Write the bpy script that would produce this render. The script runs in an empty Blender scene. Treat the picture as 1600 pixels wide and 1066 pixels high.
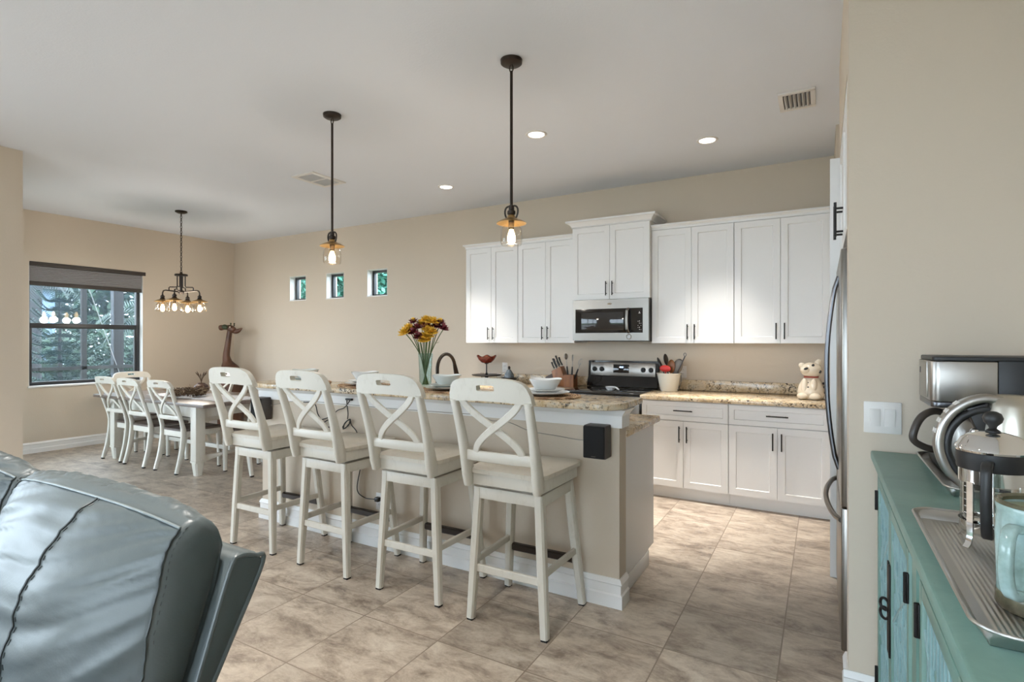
import bpy, bmesh, math, random
from mathutils import Vector, Matrix, Euler, noise
PI = math.pi
R = math.radians
rnd = random.Random(7)
SC = bpy.context.scene
COL = SC.collection

# ---------------------------------------------------------------- camera, sky, exposure
CAM_H = 1.40
cam_d = bpy.data.cameras.new('camera')
cam = bpy.data.objects.new('camera', cam_d)
COL.objects.link(cam)
cam.location = (0, 0, CAM_H)
cam.rotation_euler = (R(90), 0, R(29.9))
cam_d.sensor_width = 36.0
cam_d.lens = 845.0 * 36.0 / 1600.0
cam_d.clip_start = 0.02
SC.camera = cam
SC.view_settings.view_transform = 'Standard'
SC.view_settings.look = 'None'
SC.view_settings.exposure = 0.22
SC.view_settings.gamma = 1.0

SKY = 10.0                     # overcast daylight
world = bpy.data.worlds.new('overcast_sky')
SC.world = world
world.use_nodes = True
bg = world.node_tree.nodes['Background']
bg.inputs[0].default_value = (0.84, 0.905, 1.0, 1)
bg.inputs[1].default_value = SKY

CAN_W = 13.0                   # recessed ceiling lights
ADDED_CAN_W = 14.0  # extra cans added out of view over the living room
PENDANT_W = 7.0
CHANDELIER_W = 7.5

# ---------------------------------------------------------------- room measures
ZC = 3.03        # ceiling
YB = 5.53        # kitchen / dining back wall
XL = -8.55       # dining window wall
XN = -5.95       # living room wall that ends before the dining nook
YN = 1.93
XR = 0.59        # wall behind the sideboard
YP = 2.45        # partition with the light switch
XP = 0.085       # kitchen right wall line
YREAR = -3.8

# ---------------------------------------------------------------- materials
def nt(name):
    m = bpy.data.materials.new(name)
    m.use_nodes = True
    t = m.node_tree
    return m, t, t.nodes['Principled BSDF']

def node(t, kind, **kw):
    n = t.nodes.new(kind)
    for k, v in kw.items():
        if k.startswith('i_'):
            n.inputs[k[2:].replace('_', ' ')].default_value = v
        else:
            setattr(n, k, v)
    return n

def coords(t, scale=(1, 1, 1), kind='Object'):
    tc = node(t, 'ShaderNodeTexCoord')
    mp = node(t, 'ShaderNodeMapping')
    mp.inputs['Scale'].default_value = scale
    t.links.new(tc.outputs[kind], mp.inputs[0])
    return mp.outputs[0]

def ramp(t, src, stops):
    r = node(t, 'ShaderNodeValToRGB')
    e = r.color_ramp.elements
    while len(e) < len(stops):
        e.new(0.5)
    for el, (p, c) in zip(e, stops):
        el.position = p
        el.color = (c[0], c[1], c[2], 1)
    t.links.new(src, r.inputs[0])
    return r.outputs[0]

def noise_tex(t, vec, scale, detail=4, rough=0.5, dist=0.0):
    n = node(t, 'ShaderNodeTexNoise')
    n.inputs['Scale'].default_value = scale
    n.inputs['Detail'].default_value = detail
    n.inputs['Roughness'].default_value = rough
    n.inputs['Distortion'].default_value = dist
    t.links.new(vec, n.inputs['Vector'])
    return n.outputs[0]

def bump(t, b, h, strength, dist=0.01):
    n = node(t, 'ShaderNodeBump')
    n.inputs['Strength'].default_value = strength
    n.inputs['Distance'].default_value = dist
    t.links.new(h, n.inputs['Height'])
    t.links.new(n.outputs[0], b.inputs['Normal'])

def M(name, col, rough=0.5, metal=0.0, var=0.0, vscale=6.0, bmp=0.0, bscale=60.0, stretch=(1, 1, 1), spec=0.5, dark=None, coat=0.0):
    """plain paint / wood / metal with soft colour variation and a fine bump"""
    m, t, b = nt(name)
    b.inputs['Roughness'].default_value = rough
    b.inputs['Metallic'].default_value = metal
    b.inputs['Specular IOR Level'].default_value = spec
    b.inputs['Coat Weight'].default_value = coat
    b.inputs['Base Color'].default_value = (*col, 1)
    if var or bmp:
        v = coords(t, stretch)
    if var:
        n = noise_tex(t, v, vscale, 5, 0.6)
        lo = dark or tuple(c * (1 - var) for c in col)
        hi = tuple(min(1, c * (1 + var * 0.5)) for c in col)
        t.links.new(ramp(t, n, [(0.3, lo), (0.62, hi)]), b.inputs['Base Color'])
    if bmp:
        bump(t, b, noise_tex(t, v, bscale, 3, 0.6), bmp, 0.004)
    return m

def glass(name, tint=(1, 1, 1), refl=1.0, rough=0.0):
    m, t, b = nt(name)
    t.nodes.remove(b)
    out = t.nodes['Material Output']
    tr = node(t, 'ShaderNodeBsdfTransparent')
    tr.inputs[0].default_value = (*tint, 1)
    gl = node(t, 'ShaderNodeBsdfGlossy')
    gl.inputs['Roughness'].default_value = rough
    lw = node(t, 'ShaderNodeLayerWeight')
    lw.inputs[0].default_value = 0.5
    pw = node(t, 'ShaderNodeMath', operation='POWER')
    pw.inputs[1].default_value = 4.0
    t.links.new(lw.outputs['Facing'], pw.inputs[0])
    ma = node(t, 'ShaderNodeMath', operation='MULTIPLY_ADD')
    ma.inputs[1].default_value = 0.7 * refl
    ma.inputs[2].default_value = 0.035 * refl
    t.links.new(pw.outputs[0], ma.inputs[0])
    mx = node(t, 'ShaderNodeMixShader')
    t.links.new(ma.outputs[0], mx.inputs[0])
    t.links.new(tr.outputs[0], mx.inputs[1])
    t.links.new(gl.outputs[0], mx.inputs[2])
    t.links.new(mx.outputs[0], out.inputs[0])
    return m

def emit(name, col, s):
    m, t, b = nt(name)
    b.inputs['Base Color'].default_value = (*col, 1)
    b.inputs['Emission Color'].default_value = (*col, 1)
    b.inputs['Emission Strength'].default_value = s
    return m

def tile_mat():
    m, t, b = nt('stone_tile')
    v = coords(t)
    sx = node(t, 'ShaderNodeSeparateXYZ')
    t.links.new(v, sx.inputs[0])
    def mth(op, a, bb=None):
        n = node(t, 'ShaderNodeMath', operation=op)
        for i, q in enumerate((a, bb)):
            if q is None:
                continue
            if isinstance(q, (int, float)):
                n.inputs[i].default_value = q
            else:
                t.links.new(q, n.inputs[i])
        return n.outputs[0]
    S = 0.465
    gx = mth('DIVIDE', mth('ADD', sx.outputs[0], 0.165 + 40 * S), S)
    gy = mth('DIVIDE', mth('ADD', sx.outputs[1], -2.48 + 40 * S), S)
    ex = mth('PINGPONG', gx, 0.5)
    ey = mth('PINGPONG', gy, 0.5)
    edge = mth('MINIMUM', ex, ey)
    grout = mth('LESS_THAN', edge, 0.0062)
    cx = node(t, 'ShaderNodeCombineXYZ')
    t.links.new(mth('FLOOR', gx), cx.inputs[0])
    t.links.new(mth('FLOOR', gy), cx.inputs[1])
    wn = node(t, 'ShaderNodeTexWhiteNoise', noise_dimensions='3D')
    t.links.new(cx.outputs[0], wn.inputs[0])
    # shift the cloud pattern of every tile
    off = node(t, 'ShaderNodeVectorMath', operation='MULTIPLY_ADD')
    t.links.new(wn.outputs['Color'], off.inputs[0])
    off.inputs[1].default_value = (7, 7, 7)
    t.links.new(v, off.inputs[2])
    st = node(t, 'ShaderNodeMapping')
    st.inputs['Scale'].default_value = (1.0, 1.9, 1)
    t.links.new(off.outputs[0], st.inputs[0])
    n1 = noise_tex(t, st.outputs[0], 4.6, 10, 0.76, 0.35)
    c1 = ramp(t, n1, [(0.36, (0.22, 0.172, 0.134)), (0.46, (0.375, 0.306, 0.243)), (0.55, (0.495, 0.417, 0.336)), (0.66, (0.60, 0.525, 0.434))])
    n2 = noise_tex(t, st.outputs[0], 34, 5, 0.75, 0.4)
    c2 = ramp(t, n2, [(0.60, (0, 0, 0)), (0.74, (1, 1, 1))])
    mx = node(t, 'ShaderNodeMix', data_type='RGBA')
    mm = mth('MULTIPLY', c2, 0.5)
    t.links.new(mm, mx.inputs[0])
    t.links.new(c1, mx.inputs[6])
    mx.inputs[7].default_value = (0.72, 0.65, 0.55, 1)
    hv = node(t, 'ShaderNodeHueSaturation')
    t.links.new(mx.outputs[2], hv.inputs['Color'])
    t.links.new(mth('ADD', mth('MULTIPLY', wn.outputs['Value'], 0.22), 0.89), hv.inputs['Value'])
    mg = node(t, 'ShaderNodeMix', data_type='RGBA')
    t.links.new(grout, mg.inputs[0])
    t.links.new(hv.outputs[0], mg.inputs[6])
    mg.inputs[7].default_value = (0.25, 0.195, 0.15, 1)
    t.links.new(mg.outputs[2], b.inputs['Base Color'])
    rr = mth('ADD', mth('MULTIPLY', n1, 0.25), 0.27)
    t.links.new(rr, b.inputs['Roughness'])
    bump(t, b, mth('SUBTRACT', n2, mth('MULTIPLY', grout, 3.0)), 0.12, 0.004)
    return m

def granite_mat():
    m, t, b = nt('granite')
    v = coords(t)
    n1 = noise_tex(t, v, 4.5, 6, 0.7, 1.5)
    col = ramp(t, n1, [(0.30, (0.40, 0.32, 0.225)), (0.42, (0.58, 0.42, 0.24)), (0.50, (0.70, 0.55, 0.36)), (0.60, (0.64, 0.54, 0.40)), (0.72, (0.48, 0.43, 0.36))])
    def over(col, fac, c):
        mx = node(t, 'ShaderNodeMix', data_type='RGBA')
        t.links.new(fac, mx.inputs[0])
        t.links.new(col, mx.inputs[6])
        mx.inputs[7].default_value = (*c, 1)
        return mx.outputs[2]
    # pale quartz grains, tan grains, dark mica in drifting patches
    col = over(col, ramp(t, noise_tex(t, v, 70, 4, 0.7), [(0.56, (0, 0, 0)), (0.68, (0.55, 0.55, 0.55))]), (0.74, 0.69, 0.60))
    col = over(col, ramp(t, noise_tex(t, v, 46, 4, 0.7, 0.4), [(0.56, (0, 0, 0)), (0.66, (0.8, 0.8, 0.8))]), (0.30, 0.19, 0.11))
    mu = node(t, 'ShaderNodeMath', operation='MULTIPLY')
    t.links.new(ramp(t, noise_tex(t, v, 58, 5, 0.75), [(0.43, (1, 1, 1)), (0.51, (0, 0, 0))]), mu.inputs[0])
    t.links.new(ramp(t, noise_tex(t, v, 9, 4, 0.65, 0.8), [(0.45, (0, 0, 0)), (0.58, (1, 1, 1))]), mu.inputs[1])
    col = over(col, mu.outputs[0], (0.045, 0.03, 0.024))
    t.links.new(col, b.inputs['Base Color'])
    b.inputs['Roughness'].default_value = 0.15
    return m

def whitewash_mat(name, hi, lo):
    m, t, b = nt(name)
    v = coords(t, (1, 1, 0.35))
    n = noise_tex(t, v, 22, 7, 0.75, 0.3)
    t.links.new(ramp(t, n, [(0.28, lo), (0.46, hi)]), b.inputs['Base Color'])
    b.inputs['Roughness'].default_value = 0.42
    bump(t, b, noise_tex(t, v, 40, 3, 0.6), 0.15, 0.002)
    return m

def leather_mat():
    m, t, b = nt('blue_grey_leather')
    v = coords(t)
    n = noise_tex(t, v, 2.5, 4, 0.6)
    t.links.new(ramp(t, n, [(0.3, (0.062, 0.077, 0.081)), (0.7, (0.085, 0.104, 0.108))]), b.inputs['Base Color'])
    b.inputs['Roughness'].default_value = 0.40
    b.inputs['Specular IOR Level'].default_value = 0.5
    vo = node(t, 'ShaderNodeTexVoronoi')
    vo.inputs['Scale'].default_value = 260
    t.links.new(v, vo.inputs['Vector'])
    bump(t, b, vo.outputs[0], 0.10, 0.001)
    return m

def teal_mat():
    m, t, b = nt('distressed_teal_paint')
    v = coords(t)
    n = noise_tex(t, v, 5, 6, 0.7, 0.4)
    c = ramp(t, n, [(0.3, (0.125, 0.235, 0.205)), (0.55, (0.16, 0.285, 0.25)), (0.75, (0.20, 0.33, 0.285))])
    vs = coords(t, (14, 3, 14))
    n2 = noise_tex(t, vs, 6, 5, 0.75)
    k = ramp(t, n2, [(0.25, (1, 1, 1)), (0.31, (0, 0, 0))])
    mx = node(t, 'ShaderNodeMix', data_type='RGBA')
    t.links.new(k, mx.inputs[0])
    t.links.new(c, mx.inputs[6])
    mx.inputs[7].default_value = (0.11, 0.085, 0.06, 1)
    t.links.new(mx.outputs[2], b.inputs['Base Color'])
    b.inputs['Roughness'].default_value = 0.42
    bump(t, b, n2, 0.12, 0.003)
    return m

def weave_mat(name, a, c):
    m, t, b = nt(name)
    v = coords(t)
    w = node(t, 'ShaderNodeTexWave', wave_type='RINGS', rings_direction='Z')
    w.inputs['Scale'].default_value = 22
    w.inputs['Distortion'].default_value = 3.0
    w.inputs['Detail'].default_value = 3
    w.inputs['Detail Scale'].default_value = 6
    t.links.new(v, w.inputs['Vector'])
    n = noise_tex(t, v, 70, 3, 0.6)
    ad = node(t, 'ShaderNodeMath', operation='MULTIPLY')
    t.links.new(w.outputs['Fac'], ad.inputs[0])
    t.links.new(n, ad.inputs[1])
    t.links.new(ramp(t, ad.outputs[0], [(0.12, a), (0.5, c)]), b.inputs['Base Color'])
    b.inputs['Roughness'].default_value = 0.8
    bump(t, b, ad.outputs[0], 0.8, 0.006)
    return m

def screen_mat():
    m, t, b = nt('insect_screen')
    t.nodes.remove(b)
    tr = node(t, 'ShaderNodeBsdfTransparent')
    df = node(t, 'ShaderNodeBsdfDiffuse')
    df.inputs[0].default_value = (0.06, 0.078, 0.10, 1)
    mx = node(t, 'ShaderNodeMixShader')
    mx.inputs[0].default_value = 0.24
    t.links.new(tr.outputs[0], mx.inputs[1])
    t.links.new(df.outputs[0], mx.inputs[2])
    t.links.new(mx.outputs[0], t.nodes['Material Output'].inputs[0])
    return m

def wall_mat(name, col):
    m, t, b = nt(name)
    v = coords(t)
    b.inputs['Base Color'].default_value = (*col, 1)
    b.inputs['Roughness'].default_value = 0.7
    b.inputs['Specular IOR Level'].default_value = 0.3
    bump(t, b, noise_tex(t, v, 75, 3, 0.55, 0.3), 0.22, 0.004)
    return m

WALL = wall_mat('beige_wall_paint', (0.62, 0.533, 0.432))
CEIL = wall_mat('ceiling_paint', (0.73, 0.762, 0.82))
TRIM = M('white_trim_paint', (0.80, 0.79, 0.775), 0.35)
TILE = tile_mat()
GRAN = granite_mat()
CAB = M('white_cabinet_paint', (0.755, 0.75, 0.742), 0.38)
STOOL = whitewash_mat('antique_white_wood', (0.66, 0.63, 0.56), (0.56, 0.525, 0.45))
SEATW = whitewash_mat('worn_antique_white_seat', (0.63, 0.585, 0.50), (0.50, 0.44, 0.355))
BROWN = M('grey_brown_stained_wood', (0.16, 0.125, 0.105), 0.3, var=0.4, vscale=5, stretch=(1, 12, 1))
DARKSEAT = M('brown_stained_seat', (0.13, 0.10, 0.085), 0.35, var=0.3, stretch=(10, 1, 1))
FOOT = M('dark_bronze_footrest', (0.035, 0.026, 0.022), 0.4, 0.4)
BLACK = M('black_metal', (0.012, 0.012, 0.013), 0.38, 0.3)
BRONZE = M('oil_rubbed_bronze', (0.045, 0.034, 0.028), 0.36, 0.7)
AMBER = M('aged_brass_shade', (0.42, 0.26, 0.10), 0.35, 0.85)
STEEL = M('brushed_stainless', (0.43, 0.41, 0.385), 0.30, 1.0, bmp=0.05, bscale=30, stretch=(1, 1, 40))
APPL = M('appliance_stainless', (0.27, 0.255, 0.235), 0.30, 1.0, bmp=0.05, bscale=30, stretch=(1, 1, 40))
STEELD = M('dark_stainless', (0.13, 0.13, 0.138), 0.28, 1.0)
CHROME = M('polished_chrome', (0.82, 0.82, 0.82), 0.06, 1.0)
BLKGLASS = M('black_glass', (0.012, 0.012, 0.013), 0.05, 0.0, spec=0.6)
BLKENAMEL = M('black_enamel', (0.010, 0.010, 0.011), 0.14)
BLKPLA = M('black_plastic', (0.016, 0.016, 0.017), 0.42)
SPKGREY = M('charcoal_speaker_vinyl', (0.075, 0.066, 0.062), 0.5)
GRILLE = M('speaker_cloth', (0.008, 0.008, 0.009), 0.9)
WHITEP = M('white_plastic', (0.72, 0.695, 0.665), 0.35)
CERAM = M('white_ceramic', (0.82, 0.84, 0.84), 0.15)
CELADON = M('pale_blue_grey_ceramic', (0.68, 0.73, 0.72), 0.18)
LEATHER = leather_mat()
LEATHERS = M('leather_seam', (0.045, 0.056, 0.06), 0.5)
PIPING = M('highlit_leather_piping', (0.17, 0.20, 0.205), 0.4)  # leather colour lightened for the highlights along the welt
TEAL = teal_mat()
TEALBLUE = M('carved_blue_teal_paint', (0.22, 0.36, 0.375), 0.5, var=0.2, vscale=20)
TEALDEEP = M('shaded_teal_recess', (0.06, 0.15, 0.20), 0.55)  # shade of the recess put into a darker, bluer teal
IRON = M('black_iron', (0.012, 0.011, 0.011), 0.45, 0.6, bmp=0.3, bscale=80)
ALU = M('aluminium_pan', (0.58, 0.57, 0.55), 0.34, 1.0)
GLASS = glass('clear_glass', (0.97, 0.98, 0.98))
AMBGLASS = glass('clear_lamp_glass', (0.99, 0.97, 0.94), 0.9)
WINGLASS = glass('window_glass', (0.90, 0.95, 0.97))
VASEGLASS = glass('vase_glass', (0.84, 0.91, 0.90))
BULB = emit('warm_filament_bulb', (1.0, 0.72, 0.40), 9.0)
CANLENS = emit('recessed_light_lens', (1.0, 0.95, 0.86), 7.0)
LED = emit('blue_clock_digits', (0.45, 0.65, 1.0), 2.5)
FRAMEB = M('dark_bronze_window_frame', (0.028, 0.030, 0.034), 0.4)
SHADE = M('grey_pleated_shade', (0.36, 0.35, 0.36), 0.85)
SHADED = M('dark_brown_shade_rail', (0.055, 0.045, 0.04), 0.6)
WOOD = M('orange_brown_wood', (0.30, 0.12, 0.045), 0.35, var=0.35, vscale=5, stretch=(6, 6, 1))
WOODD = M('dark_brown_wood', (0.055, 0.03, 0.02), 0.4)
CARVED = M('reddish_carved_wood', (0.105, 0.044, 0.024), 0.42, var=0.55, vscale=9, stretch=(1, 1, 0.5), bmp=0.4, bscale=30)
CARVEDD = M('dark_green_carved_wood', (0.035, 0.045, 0.02), 0.5)
MATW = weave_mat('woven_seagrass', (0.30, 0.165, 0.09), (0.70, 0.50, 0.31))
REDGL = M('dark_red_glass', (0.16, 0.028, 0.018), 0.12, spec=0.7, var=0.5, vscale=30)
RED = M('red_silicone', (0.55, 0.03, 0.025), 0.4)
BUCKET = M('cream_enamel', (0.72, 0.70, 0.63), 0.25)
CREAMC = M('cream_glazed_ceramic', (0.78, 0.68, 0.54), 0.14)
GREYBL = M('blue_grey_glaze', (0.10, 0.125, 0.15), 0.25, var=0.5, vscale=20)
TWIG = M('brown_twigs', (0.12, 0.07, 0.038), 0.8, var=0.5, vscale=30)
STRAW = M('straw_twigs', (0.36, 0.26, 0.15), 0.8)
LACE = M('white_lace_cloth', (0.72, 0.72, 0.74), 0.9, bmp=0.5, bscale=150)
MUG = M('celadon_mug_glaze', (0.36, 0.50, 0.50), 0.16, var=0.3, vscale=16, dark=(0.17, 0.25, 0.21))
MUGIN = M('olive_mug_glaze', (0.40, 0.44, 0.30), 0.2)
MUGD = M('brown_mug_glaze', (0.13, 0.12, 0.075), 0.25, var=0.4, vscale=30)
YELLOW = M('yellow_petals', (0.75, 0.46, 0.045), 0.6, var=0.3, vscale=60)
MAROON = M('maroon_petals', (0.17, 0.022, 0.03), 0.6, var=0.5, vscale=60)
STEM = M('green_stem', (0.085, 0.125, 0.04), 0.5)
PINE = M('blue_green_needles', (0.022, 0.085, 0.05), 0.6, var=0.5, vscale=3)
PALM = M('grey_green_fronds', (0.10, 0.14, 0.115), 0.6, var=0.4, vscale=4)
LEAFT = M('bright_teal_leaves', (0.10, 0.30, 0.235), 0.5, var=0.5, vscale=4)
LEAFD = M('dark_shrub_leaves', (0.055, 0.105, 0.06), 0.6, var=0.5, vscale=3)
BARK = M('grey_bark', (0.085, 0.075, 0.075), 0.9, var=0.5, vscale=9, bmp=0.6, bscale=20)
LAWN = M('lawn', (0.075, 0.12, 0.055), 0.9, var=0.4, vscale=2)
PAVER = M('lanai_concrete', (0.38, 0.36, 0.34), 0.8, var=0.2)
STUCCO = M('pale_blue_stucco', (0.30, 0.42, 0.58), 0.85)
SCREEN = screen_mat()
CORD = M('black_cord', (0.01, 0.01, 0.01), 0.5)
WIRE = M('grey_speaker_wire', (0.36, 0.32, 0.27), 0.5)
VENTD = M('vent_shadow_metal', (0.10, 0.10, 0.10), 0.6)
RUBBER = M('black_rubber_foot', (0.01, 0.01, 0.01), 0.8)
SWIRL = M('white_stove_rest', (0.75, 0.77, 0.80), 0.2)

# ---------------------------------------------------------------- mesh helper
class G:
    def __init__(s):
        s.bm = bmesh.new()

    def box(s, x0, x1, y0, y1, z0, z1, b=0.0, seg=2):
        return s.obox(((x0 + x1) / 2, (y0 + y1) / 2, (z0 + z1) / 2), (abs(x1 - x0), abs(y1 - y0), abs(z1 - z0)), None, b, seg)

    def obox(s, c, size, rot=None, b=0.0, seg=2):
        r = bmesh.ops.create_cube(s.bm, size=1.0)
        vs = r['verts']
        bmesh.ops.scale(s.bm, vec=size, verts=vs)
        if b > 0:
            b = min(b, min(size) * 0.45)
            es = list({e for v in vs for e in v.link_edges})
            r = bmesh.ops.bevel(s.bm, geom=es, offset=b, segments=seg, affect='EDGES', profile=0.5)
            vs = list({v for f in r['faces'] for v in f.verts} | {v for v in vs if v.is_valid})
        if rot is not None:
            mat = rot if isinstance(rot, Matrix) else Euler(rot).to_matrix()
            for v in vs:
                v.co = mat @ v.co
        bmesh.ops.translate(s.bm, vec=c, verts=vs)
        return vs

    def _frames(s, pts):
        pts = [Vector(p) for p in pts]
        n = len(pts)
        tg = []
        for i in range(n):
            a = pts[max(i - 1, 0)]
            c = pts[min(i + 1, n - 1)]
            d = (c - a)
            tg.append(d.normalized() if d.length > 1e-9 else Vector((0, 0, 1)))
        return pts, tg

    def tube(s, pts, r, n=10, closed=False):
        pts, tg = s._frames(pts)
        if closed:
            k = len(pts)
            tg = [(pts[(i + 1) % k] - pts[i - 1]).normalized() for i in range(k)]
        up = Vector((0, 0, 1)) if abs(tg[0].z) < 0.9 else Vector((1, 0, 0))
        u = (up - tg[0] * up.dot(tg[0])).normalized()
        rings = []
        for i, p in enumerate(pts):
            u = (u - tg[i] * u.dot(tg[i]))
            u.normalize()
            w = tg[i].cross(u)
            ri = r[i] if isinstance(r, (list, tuple)) else r
            rings.append([s.bm.verts.new(p + (u * math.cos(a) + w * math.sin(a)) * ri) for a in [2 * PI * k / n for k in range(n)]])
        m = len(rings)
        for i in range(m if closed else m - 1):
            a, b = rings[i], rings[(i + 1) % m]
            for k in range(n):
                s.bm.faces.new((a[k], a[(k + 1) % n], b[(k + 1) % n], b[k]))
        if not closed:
            s.bm.faces.new(list(reversed(rings[0])))
            s.bm.faces.new(rings[-1])
        return s

    def sweep(s, pts, w, h, side=(1, 0, 0)):
        """rectangular bar: w across 'side', h across the third direction"""
        pts, tg = s._frames(pts)
        sd = Vector(side)
        rings = []
        for i, p in enumerate(pts):
            wi = w[i] if isinstance(w, (list, tuple)) else w
            hi = h[i] if isinstance(h, (list, tuple)) else h
            u = (sd - tg[i] * sd.dot(tg[i])).normalized()
            v = tg[i].cross(u)
            c = min(wi, hi) * 0.2
            A, B = wi / 2, hi / 2
            prof = [(-A, -B + c), (-A, B - c), (-A + c, B), (A - c, B), (A, B - c), (A, -B + c), (A - c, -B), (-A + c, -B)]
            rings.append([s.bm.verts.new(p + u * a + v * b) for a, b in prof])
        for i in range(len(rings) - 1):
            a, b = rings[i], rings[i + 1]
            for k in range(8):
                s.bm.faces.new((a[k], a[(k + 1) % 8], b[(k + 1) % 8], b[k]))
        s.bm.faces.new(list(reversed(rings[0])))
        s.bm.faces.new(rings[-1])
        return s

    def lathe(s, prof, c=(0, 0, 0), n=28, sq=None, mat=None):
        """prof: (radius, z) from bottom to top; radius 0 closes; sq: superellipse exponent"""
        rings = []
        for r, z in prof:
            if r < 1e-6:
                rings.append([s.bm.verts.new((0, 0, z))])
            else:
                ring = []
                for k in range(n):
                    a = 2 * PI * k / n
                    ca, sa = math.cos(a), math.sin(a)
                    q = 1.0
                    if sq:
                        q = (abs(ca) ** sq + abs(sa) ** sq) ** (-1 / sq)
                    ring.append(s.bm.verts.new((r * q * ca, r * q * sa, z)))
                rings.append(ring)
        for a, b in zip(rings, rings[1:]):
            if len(a) == 1 and len(b) == 1:
                continue
            for k in range(n):
                k2 = (k + 1) % n
                if len(a) == 1:
                    s.bm.faces.new((a[0], b[k2], b[k]))
                elif len(b) == 1:
                    s.bm.faces.new((a[k], a[k2], b[0]))
                else:
                    s.bm.faces.new((a[k], a[k2], b[k2], b[k]))
        vs = [v for q in rings for v in q]
        if mat is not None:
            for v in vs:
                v.co = mat @ v.co
        for v in vs:
            v.co += Vector(c)
        return vs

    def ball(s, c, r, n=14, rot=None):
        if isinstance(r, (int, float)):
            r = (r, r, r)
        res = bmesh.ops.create_uvsphere(s.bm, u_segments=n, v_segments=max(6, n * 2 // 3), radius=1.0)
        for v in res['verts']:
            p = Vector((v.co.x * r[0], v.co.y * r[1], v.co.z * r[2]))
            if rot is not None:
                p = Euler(rot).to_matrix() @ p
            v.co = p + Vector(c)
        return res['verts']

    def prism(s, poly, d0, d1, plane='xy', b=0.0):
        def P(a, c, d):
            return {'xy': (a, c, d), 'xz': (a, d, c), 'yz': (d, a, c)}[plane]
        lo = [s.bm.verts.new(P(a, c, d0)) for a, c in poly]
        hi = [s.bm.verts.new(P(a, c, d1)) for a, c in poly]
        n = len(poly)
        fs = [s.bm.faces.new(lo), s.bm.faces.new(list(reversed(hi)))]
        for k in range(n):
            fs.append(s.bm.faces.new((lo[k], lo[(k + 1) % n], hi[(k + 1) % n], hi[k])))
        if b:
            bmesh.ops.recalc_face_normals(s.bm, faces=fs)
            es = {e for f in fs[:2] for e in f.edges}
            bmesh.ops.bevel(s.bm, geom=list(es), offset=b, segments=2, affect='EDGES', profile=0.5)
        return s

    def solid(s, us, vs, ft, fb, hole=None):
        """two-sided sheet on a grid with holes, closed along all rims"""
        nu, nv = len(us) - 1, len(vs) - 1
        keep = [[not (hole and hole(i, j)) for j in range(nv)] for i in range(nu)]
        T, Bt = {}, {}
        def vt(D, f, i, j):
            if (i, j) not in D:
                D[(i, j)] = s.bm.verts.new(f(us[i], vs[j]))
            return D[(i, j)]
        for i in range(nu):
            for j in range(nv):
                if not keep[i][j]:
                    continue
                q = [(i, j), (i + 1, j), (i + 1, j + 1), (i, j + 1)]
                s.bm.faces.new([vt(T, ft, *k) for k in q])
                s.bm.faces.new([vt(Bt, fb, *k) for k in reversed(q)])
                for (a, c, di, dj) in ((0, 1, 0, -1), (1, 2, 1, 0), (2, 3, 0, 1), (3, 0, -1, 0)):
                    ii, jj = i + di, j + dj
                    if not (0 <= ii < nu and 0 <= jj < nv and keep[ii][jj]):
                        p, r = q[a], q[c]
                        s.bm.faces.new([vt(T, ft, *r), vt(T, ft, *p), vt(Bt, fb, *p), vt(Bt, fb, *r)])
        return s

    def quad(s, a, b, c, d):
        s.bm.faces.new([s.bm.verts.new(p) for p in (a, b, c, d)])
        return s

    def move(s, m):
        for v in s.bm.verts:
            v.co = m @ v.co
        return s

ORG = {}

def build(g, name, mat, parent=None, smooth=35, local=False, fix=True):
    bm = g.bm
    if fix:
        bmesh.ops.recalc_face_normals(bm, faces=bm.faces[:])
    org = Vector((0, 0, 0))
    if parent is not None and not local:
        org = ORG.get(parent.name, Vector((0, 0, 0)))
        if org.length > 0:
            bmesh.ops.translate(bm, vec=-org, verts=bm.verts[:])
    me = bpy.data.meshes.new(name)
    bm.to_mesh(me)
    bm.free()
    me.materials.append(mat)
    if smooth:
        me.shade_smooth()
        me.set_sharp_from_angle(angle=R(smooth))
    o = bpy.data.objects.new(name, me)
    COL.objects.link(o)
    if parent is not None:
        o.parent = parent
        ORG[o.name] = org
    return o

def tag(o, label, cat, group=None):
    o['label'] = label
    o['category'] = cat
    if group:
        o['group'] = group
    return o

def thing(name, label, cat, loc=(0, 0, 0), rz=0.0, group=None):
    o = bpy.data.objects.new(name, None)
    o.empty_display_size = 0.1
    COL.objects.link(o)
    o.location = loc
    o.rotation_euler = (0, 0, rz)
    ORG[o.name] = Vector(loc)
    return tag(o, label, cat, group)

def one(g, name, mat, label, cat, group=None, smooth=35):
    return tag(build(g, name, mat, smooth=smooth), label, cat, group)

def struct(g, name, mat, parent=None, smooth=35):
    o = build(g, name, mat, parent, smooth=smooth)
    if parent is None:
        o['kind'] = 'structure'
    return o

def copy_tree(o, parent=None):
    c = o.copy()
    COL.objects.link(c)
    if parent is not None:
        c.parent = parent
    ORG[c.name] = ORG.get(o.name, Vector((0, 0, 0)))
    for ch in list(o.children):
        copy_tree(ch, c)
    return c

def lin(a, b, n):
    return [a + (b - a) * i / (n - 1) for i in range(n)]

def bez(p0, p1, p2, p3, n=12):
    p0, p1, p2, p3 = map(Vector, (p0, p1, p2, p3))
    out = []
    for i in range(n):
        t = i / (n - 1)
        out.append(p0 * (1 - t) ** 3 + p1 * 3 * t * (1 - t) ** 2 + p2 * 3 * t * t * (1 - t) + p3 * t ** 3)
    return out

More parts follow.
